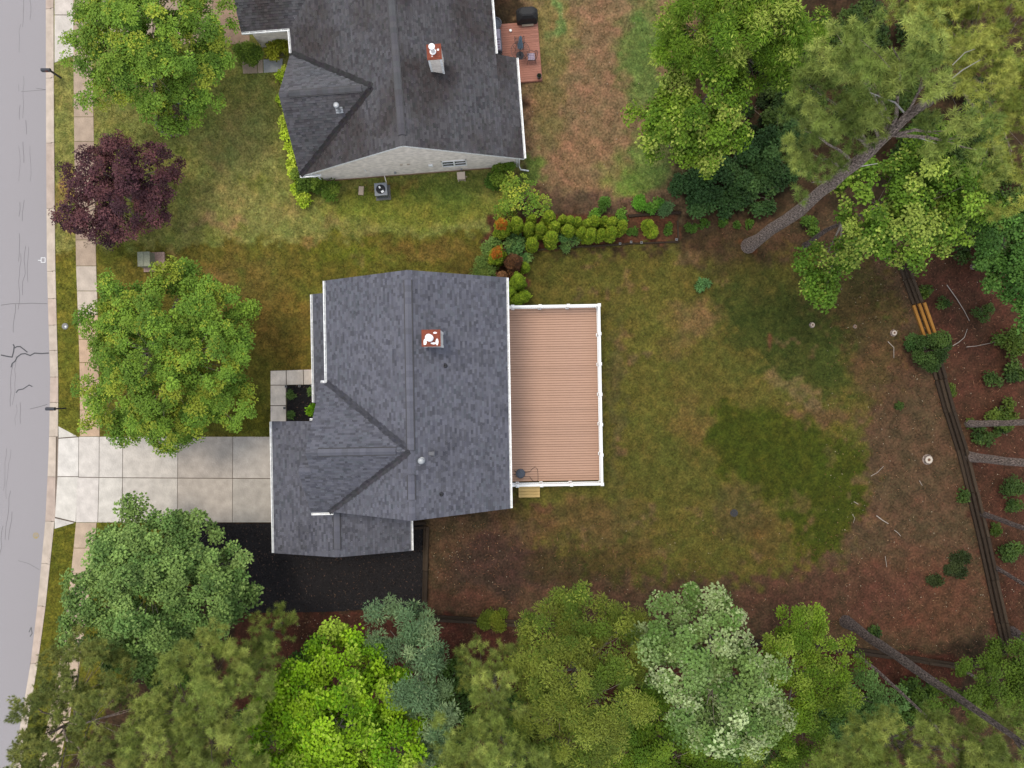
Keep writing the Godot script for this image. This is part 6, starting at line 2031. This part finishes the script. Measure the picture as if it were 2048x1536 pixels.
func trees() -> void:
	var leafy := pal([[114, 142, 56], [128, 154, 60], [100, 130, 52], [120, 148, 58], [156, 164, 64]], 1.6)
	tree("street_tree", "green tree with a stone ring standing in the top-left front lawn", "front yard trees", [[300, 60, 6.5, 85], [220, 85, 5.5, 70], [375, 80, 6, 75], [400, 160, 5, 58], [300, 150, 6.3, 80], [350, 215, 4.6, 48], [235, 165, 5, 50, 0.7], [150, 95, 4.5, 34, 0.45], [190, 40, 5.3, 52, 0.8], [415, 40, 5, 50], [330, -10, 6, 80], [185, 195, 4, 30, 0.4], [425, 110, 4.6, 36], [240, 10, 5.6, 60]], leafy, SP.broad, {"base": at(346, 240), "trunk": 0.2})
	var plum := pal([[104, 66, 80], [90, 57, 70], [114, 72, 82], [78, 51, 64]], 1.5)
	tree("plum_tree", "dark purple-leaved tree beside the sidewalk", "", [[240, 350, 4, 66], [190, 345, 3.6, 46], [300, 340, 3.6, 48], [250, 420, 3.6, 60], [180, 430, 3.3, 46], [138, 345, 3, 20, 0.8], [135, 440, 3, 30, 0.8], [305, 420, 3.2, 38], [240, 298, 3.5, 28], [340, 332, 3, 22], [320, 395, 3, 24], [215, 455, 3, 40], [150, 385, 3, 26, 0.5]], plum, SP.broad, {"trunk": 0.13, "density": 26.0, "clump": 0.42})
	tree("street_tree", "large green tree overhanging the sidewalk and the pale driveway", "front yard trees", [[345, 615, 6, 80], [245, 610, 5, 52], [430, 620, 5.5, 68], [300, 690, 6.6, 92], [420, 720, 6, 92], [230, 680, 5, 66], [350, 790, 6, 95], [250, 790, 5, 68], [445, 800, 5, 68], [190, 810, 4.4, 40, 0.5], [340, 855, 4.6, 52], [265, 850, 4.5, 46, 0.8], [482, 680, 5, 40], [378, 552, 5, 36], [165, 770, 4, 22, 0.45], [395, 845, 4.6, 38], [190, 640, 4.2, 34, 0.7]], leafy, SP.broad, {"trunk": 0.2})
	var maple := pal([[118, 144, 84], [132, 156, 92], [102, 130, 74], [142, 164, 102]], 1.6)
	tree("maple_tree", "dense blue-green leafy tree by the sidewalk beside the black mulch", "front yard trees", [[310, 1110, 6, 80], [385, 1110, 5.5, 66], [240, 1120, 5.5, 70], [200, 1190, 5.2, 70], [300, 1200, 6.8, 95], [400, 1190, 6, 82], [455, 1190, 5, 52], [175, 1250, 5, 52, 0.8], [280, 1270, 5.6, 62], [370, 1260, 5, 56], [270, 1012, 4.4, 30, 0.6], [352, 1052, 5, 40], [460, 1125, 4.6, 34], [230, 1080, 4.8, 40]], maple, SP.big, {"trunk": 0.2, "density": 24.0})
	# lower left conifers
	var pin := pal([[122, 132, 66], [108, 120, 58], [138, 144, 76], [98, 108, 52]], 1.75)
	var ced := pal([[104, 110, 56], [90, 98, 50], [118, 120, 64]], 1.8)
	tree("cedar_tree", "feathery brownish-green cedar leaning over the kerb at the lower left", "lower left conifers", [[180, 1340, 8, 85], [110, 1430, 8, 72], [230, 1430, 9.5, 88], [75, 1510, 8, 54], [200, 1540, 10, 100], [55, 1405, 7, 26], [60, 1480, 7, 30], [140, 1290, 6, 36, 0.7], [110, 1590, 8, 70]], ced, SP.cedar, {"pine": true, "density": 44.0, "clump": 0.5, "bark": M.bark})
	tree("pine_tree", "olive needled pine between the cedar and the bright maple", "lower left conifers", [[430, 1335, 11, 78], [360, 1400, 12, 84], [460, 1420, 12.5, 90], [330, 1480, 12, 84], [430, 1510, 13, 90], [520, 1345, 10, 54], [400, 1290, 9, 42], [300, 1430, 11, 46], [480, 1570, 13, 80], [360, 1580, 12, 80]], pin, SP.pine, {"pine": true, "density": 26.0, "bark": M.barkdark, "clump": 0.5})
	tree("pine_tree", "small olive pine reaching over the edge of the black mulch", "lower left conifers", [[540, 1262, 4.5, 44, 0.8], [575, 1232, 4.2, 24, 0.8], [500, 1300, 4.5, 48], [530, 1310, 4.5, 40, 0.8]], pin, SP.pine, {"pine": true, "density": 24.0, "bark": M.barkdark, "trunk": 0.1, "clump": 0.45})
	var bright := pal([[128, 164, 28], [146, 178, 38], [106, 146, 24], [166, 190, 70]], 1.5)
	tree("maple_tree", "vivid yellow-green maple at the bottom edge below the mulch bed", "trees below the yard", [[690, 1340, 9, 80], [600, 1400, 9, 76], [765, 1400, 9, 64], [680, 1440, 11, 95], [560, 1480, 9, 78], [790, 1500, 10, 76], [640, 1540, 10, 90], [850, 1530, 8, 40], [705, 1292, 8, 28], [760, 1580, 9, 80], [540, 1570, 9, 70]], bright, SP.big, {"trunk": 0.2, "density": 24.0})
	var silver := pal([[128, 150, 116], [112, 138, 108], [150, 168, 134], [98, 124, 94]], 1.45)
	tree("silver_tree", "slim blue-grey leaved tree right of the vivid maple", "trees below the yard", [[780, 1262, 8, 46], [842, 1242, 7, 30], [850, 1300, 9, 56], [840, 1380, 10, 52], [870, 1440, 10, 46], [850, 1490, 9, 40]], silver, SP.narrow, {"trunk": 0.12, "density": 30.0, "size": 1.3})
	tree("pine_tree", "olive pine between the slim silver tree and the willow oak", "trees below the yard", [[960, 1330, 9, 54], [990, 1400, 11, 62], [940, 1480, 12, 76], [1000, 1530, 13, 80], [1025, 1300, 7, 36], [900, 1550, 12, 70], [1060, 1560, 12, 60]], pin, SP.pine, {"pine": true, "density": 24.0, "bark": M.barkdark})
	var oak := pal([[128, 136, 60], [142, 150, 70], [110, 124, 54], [96, 116, 46]], 1.55)
	tree("willow_oak", "fine-leaved olive green oak below the rear lawn", "trees below the yard", [[1100, 1262, 8, 64], [1180, 1240, 8, 54], [1222, 1300, 9, 70], [1120, 1350, 10, 86], [1205, 1400, 11, 86], [1100, 1450, 10, 78], [1180, 1500, 9, 70], [1140, 1205, 6, 28], [1060, 1335, 8, 40], [1250, 1250, 7, 34], [1130, 1570, 9, 70]], oak, SP.narrow, {"trunk": 0.2, "density": 30.0, "size": 1.1})
	var pale := pal([[168, 182, 138], [142, 166, 108], [186, 198, 160], [122, 150, 88], [110, 140, 76], [128, 152, 90]], 1.3)
	tree("silver_maple", "pale silvery-leaved maple at the lower edge of the rear yard", "trees below the yard", [[1415, 1205, 9, 44], [1340, 1262, 9, 58], [1435, 1270, 10, 60], [1360, 1330, 11, 74], [1470, 1350, 11, 60], [1420, 1410, 12, 76], [1525, 1365, 10, 44], [1480, 1440, 11, 72], [1542, 1432, 10, 34], [1400, 1475, 10, 42], [1300, 1300, 8, 36]], pale, SP.big, {"trunk": 0.18, "density": 22.0})
	var dg := pal([[96, 124, 38], [112, 136, 46], [82, 110, 34]], 1.5)
	tree("leafy_tree", "low deep green tree under the silver maple at the bottom edge", "trees below the yard", [[1320, 1460, 6, 66], [1350, 1520, 7, 76], [1260, 1520, 7, 60], [1420, 1530, 6, 66], [1300, 1590, 7, 80]], dg, SP.broad, {"trunk": 0.13})
	tree("leafy_tree", "airy bright green tree right of the silver maple", "trees below the yard", [[1590, 1240, 6, 50, 0.8], [1640, 1290, 6, 50, 0.8], [1565, 1310, 7, 62], [1650, 1380, 7, 56], [1585, 1400, 7, 58], [1700, 1330, 5, 30, 0.6], [1600, 1470, 7, 60], [1540, 1510, 6, 56]], pal([[110, 138, 40], [128, 152, 50], [94, 122, 36], [138, 156, 66]], 1.5), SP.small, {"trunk": 0.12, "density": 44.0, "size": 1.2})
	tree("leafy_tree", "grey-green leafy sapling right of the airy bright tree", "trees below the yard", [[1725, 1395, 4, 46], [1700, 1440, 4, 50], [1780, 1400, 3.5, 36, 0.6]], pal([[96, 128, 70], [110, 140, 80]], 1.5), SP.broad, {"trunk": 0.09})
	tree("pine_tree", "broad olive pine along the bottom right corner", "trees below the yard", [[1700, 1505, 12, 84], [1800, 1490, 13, 86], [1900, 1505, 13, 88], [2000, 1490, 13, 80], [1850, 1435, 11, 40, 0.7], [1760, 1570, 13, 90], [1950, 1570, 13, 90], [1650, 1560, 11, 60]], pin, SP.pine, {"pine": true, "density": 22.0, "bark": M.barkdark})
	tree("leafy_tree", "green shrubby tree in the corner where the timber walls meet", "trees below the yard", [[1990, 1345, 3.5, 62], [1935, 1385, 3.5, 46], [2050, 1320, 4, 50], [1870, 1400, 3, 30, 0.6], [2040, 1400, 4, 60]], pal([[82, 104, 36], [96, 118, 44]], 1.5), SP.small, {"trunk": 0.1, "density": 46.0, "size": 1.2})
	# pines whose trunks show
	var tall := pal([[124, 136, 70], [140, 148, 80], [108, 122, 60], [94, 110, 54]], 1.75)
	var tp_ := tree("pine_tree", "tall pine with long bare trunk leaning from the yard's upper corner", "tall pines", [[1630, 310, 15, 58], [1678, 260, 17, 46], [1610, 260, 16, 56], [1660, 200, 18, 74], [1740, 150, 20, 84], [1680, 110, 19, 64], [1790, 90, 22, 84], [1860, 140, 22, 60], [1890, 260, 20, 54], [1960, 300, 20, 60, 0.8], [1625, 365, 13, 34, 0.8], [1735, 240, 18, 34, 0.7]], tall, SP.pine, {"pine": true, "density": 25.0, "trunk": 0.38, "bark": M.bark, "path": [at(1497, 493), at(1600, 420, 7.9), at(1690, 345, 13.6), at(1760, 283, 16.8), at(1840, 213, 20), at(1885, 160, 22)]})
	var lich := mat(Color(0.32, 0.3, 0.275), 0.95, T.speck, Vector3.ONE * 3.0)
	for q in [[1772, 262, 17.2, 1760, 225, 18.0, 1750, 190, 18.8, 0.05], [1818, 236, 19.0, 1790, 205, 19.8, 1740, 185, 20.2, 0.06], [1805, 268, 18.0, 1845, 278, 18.3, 1882, 290, 18.6, 0.03], [1752, 208, 18.5, 1725, 200, 18.6, 1690, 205, 18.4, 0.022], [1745, 192, 18.8, 1738, 178, 19.0, 1748, 166, 19.2, 0.022], [1900, 160, 21.5, 1925, 140, 21.8, 1960, 120, 22.2, 0.035], [1905, 130, 21.6, 1930, 105, 21.9, 1950, 98, 22.0, 0.025], [1700, 340, 14.0, 1720, 333, 14.2, 1755, 327, 14.3, 0.05]]:
		var db := MB.new()
		db.tube([at(q[0], q[1], q[2]) - tp_.position, at(q[3], q[4], q[5]) - tp_.position, at(q[6], q[7], q[8]) - tp_.position], [q[9] * 0.65, q[9] * 0.5, q[9] * 0.25], 6)
		put(db.mesh(lich), "dead_branch", tp_)
	tree("pine_tree", "very tall golden-olive pine in the top right corner", "tall pines", [[1930, 60, 13, 90], [2010, 100, 13, 90], [1980, 180, 13, 80], [1880, 30, 12.5, 70], [2040, 200, 12, 70], [2040, 20, 13, 80], [2000, 370, 11, 60, 0.8], [2030, 300, 12, 60], [1840, 10, 12, 60], [1940, -20, 13, 70]], pal([[144, 148, 72], [158, 158, 80], [120, 130, 60]], 1.75), SP.pine, {"pine": true, "density": 22.0, "trunk": 0.3, "bark": M.bark})
	var trunks := [[1936, 848, 2160, 841, "upper bare pine trunk leaning out at the right edge"], [1938, 914, 2170, 938, "thicker grey pine trunk at the right edge below the upper one"], [1962, 1027, 2150, 1090, "third dark trunk crossing from the timber wall to the edge"], [1988, 1133, 2160, 1235, "fourth thin dark trunk right of the timber wall"], [2022, 1262, 2230, 1370, "trunk foot at the lower right end of the timber wall"]]
	for i in trunks.size():
		var q: Array = trunks[i]
		var b := at(q[0], q[1])
		var k: float = (Vector2(q[2], q[3]) - Vector2(1024, 768)).length() / (Vector2(q[0], q[1]) - Vector2(1024, 768)).length()
		var hh: float = H * (1.0 - 1.0 / k)
		var tp := at(q[2], q[3], hh)
		var up := tp + (tp - b) * 1.6
		tree("pine_tree", q[4], "tall pines", [[1024 + (up.x + 0.8) * F / (H - up.y), 768 + up.z * F / (H - up.y), up.y, 70], [1024 + (up.x + 2.5) * F / (H - up.y), 768 + (up.z + 1.5) * F / (H - up.y), up.y + 1.0, 70], [1024 + (up.x + 2.0) * F / (H - up.y), 768 + (up.z - 2.0) * F / (H - up.y), up.y - 0.5, 70]], tall, SP.pine, {"pine": true, "density": 12.0, "base": b, "trunk": [0.2, 0.28, 0.16, 0.12, 0.24][i], "bark": M.bark if i < 2 else M.barkdark, "path": [b, b.lerp(tp, 0.5), tp, tp.lerp(up, 0.5), up]})
	tree("pine_tree", "leaning dark pine trunk rising from the lower straw yard", "tall pines", [[2090, 1520, 19, 60], [2150, 1560, 21, 80], [2060, 1600, 20, 70]], tall, SP.pine, {"pine": true, "density": 14.0, "base": at(1692, 1243), "trunk": 0.3, "bark": M.barkdark, "path": [at(1692, 1243), at(1790, 1310, 6.2), at(1890, 1378, 11.0), at(2000, 1455, 15.5), at(2110, 1535, 19.0)]})
	tree("pine_tree", "slim grey trunk beneath the leaning dark pine", "tall pines", [[1960, 1600, 14, 50], [2000, 1640, 15, 60]], tall, SP.pine, {"pine": true, "density": 14.0, "base": at(1712, 1308), "trunk": 0.13, "bark": M.bark, "path": [at(1712, 1308), at(1762, 1348, 3.4), at(1860, 1440, 9.0), at(1960, 1560, 13.5)]})
	# upper right broadleaves
	var hick := pal([[114, 142, 44], [130, 154, 52], [94, 124, 38], [106, 134, 42], [172, 184, 92]], 1.5)
	tree("leafy_tree", "bright lime-leaved tree at the edge of the neighbour's rear yard", "bright upper trees", [[1420, 195, 9, 70], [1370, 262, 8, 64], [1325, 242, 7, 46], [1435, 265, 8, 58], [1400, 310, 7, 34], [1290, 240, 6, 28, 0.8], [1455, 155, 8.5, 42], [1300, 290, 6, 26, 0.7], [1350, 190, 7, 40]], hick, SP.big, {"trunk": 0.17, "density": 24.0})
	tree("leafy_tree", "lime-leaved tree at the top edge beside the pines", "bright upper trees", [[1400, 60, 10, 80], [1480, 40, 11, 84], [1560, 60, 11, 72], [1345, 50, 8, 40], [1570, 130, 9, 40], [1625, 60, 9, 34], [1500, -10, 11, 60], [1340, 120, 7, 34], [1510, 130, 8, 40], [1390, 125, 8, 40]], hick, SP.narrow, {"trunk": 0.2, "density": 28.0, "size": 1.35})
	tree("leafy_tree", "yellow-flecked maple beneath the tall pine's crown", "bright upper trees", [[1750, 400, 9, 80], [1850, 400, 10, 88], [1800, 470, 10, 74], [1905, 440, 9, 62], [1725, 480, 8, 50], [1935, 370, 9, 54], [1965, 420, 8, 32], [1640, 530, 6, 40], [1640, 582, 6, 36], [1690, 512, 6, 28], [1850, 320, 9, 60]], pal([[104, 134, 46], [122, 148, 54], [88, 118, 40], [98, 128, 44], [164, 178, 86]], 1.5), SP.big, {"trunk": 0.16, "density": 24.0, "base": at(1610, 492), "bark": M.barkdark, "path": [at(1610, 492), at(1650, 462, 3.0), at(1720, 430, 6.0), at(1800, 420, 8.5)]})
	tree("leafy_tree", "dark green maple at the right edge below the pines", "bright upper trees", [[2000, 480, 7, 54], [2045, 540, 7, 56], [2005, 560, 6, 38], [2060, 450, 7, 50], [2060, 610, 6, 40], [1990, 430, 6, 30]], pal([[84, 120, 56], [98, 134, 64], [72, 104, 48]], 1.5), SP.big, {"trunk": 0.15, "density": 26.0})
	tree("small_tree", "small yellow-leaved tree above the left end of the hedge", "", [[1040, 395, 2.3, 34, 0.5], [1012, 412, 2, 24, 0.5], [1074, 410, 2, 22, 0.45], [1032, 374, 2.2, 22, 0.5], [1058, 380, 2.2, 20, 0.45], [1000, 425, 1.6, 18, 0.5], [1085, 400, 2, 14, 0.4], [1020, 362, 2, 12, 0.4]], pal([[132, 156, 60], [178, 180, 74], [112, 144, 54], [150, 166, 66]], 1.4), SP.broad, {"trunk": 0.06, "density": 30.0, "clump": 0.32})
	tree("small_tree", "thin grey nearly leafless sapling below the purple tree", "", [[215, 482, 1.6, 22, 0.25], [190, 486, 1.5, 16, 0.2], [235, 476, 1.5, 16, 0.2]], pal([[132, 120, 92], [120, 104, 84]], 1.3), SP.small, {"trunk": 0.05, "density": 20.0, "clump": 0.3})

# ------------------------------------------------------------------ scene
func _ready() -> void:
	rng.seed = 20260
	var cam := Camera3D.new()
	cam.name = "camera"
	add_child(cam)
	cam.position = Vector3(0, H, 0)
	cam.rotation = Vector3(-PI / 2.0, 0, 0)
	cam.fov = rad_to_deg(2.0 * atan(768.0 / F))
	cam.near = 0.5
	cam.far = 600.0
	cam.current = true
	var we := WorldEnvironment.new()
	we.name = "world"
	var env := Environment.new()
	env.background_mode = Environment.BG_SKY
	var sky := Sky.new()
	var sm := ProceduralSkyMaterial.new()
	sm.sky_top_color = Color(0.86, 0.89, 0.94)
	sm.sky_horizon_color = Color(0.82, 0.84, 0.87)
	sm.sky_curve = 0.2
	sm.ground_bottom_color = Color(0.3, 0.29, 0.26)
	sm.ground_horizon_color = Color(0.7, 0.71, 0.72)
	sm.sun_angle_max = 0.0
	sky.sky_material = sm
	env.sky = sky
	env.tonemap_mode = Environment.TONE_MAPPER_LINEAR
	env.tonemap_exposure = 1.75
	env.sdfgi_enabled = true
	env.ssao_enabled = true
	env.ssil_enabled = true
	we.environment = env
	add_child(we)
	var sun := DirectionalLight3D.new()
	sun.name = "sun"
	sun.light_energy = 0.4
	sun.light_angular_distance = 18.0
	sun.light_color = Color(1.0, 0.96, 0.9)
	sun.shadow_enabled = true
	add_child(sun)
	sun.look_at_from_position(Vector3(-9, 40, -10), Vector3.ZERO, Vector3.UP)
	make_materials()
	make_sprigs()
	build_ground()
	paving()
	main_house()
	deck()
	neighbour_house()
	timber_walls()
	trees()
	hedge()
	shrubs()
	small_objects()
	build_grass()
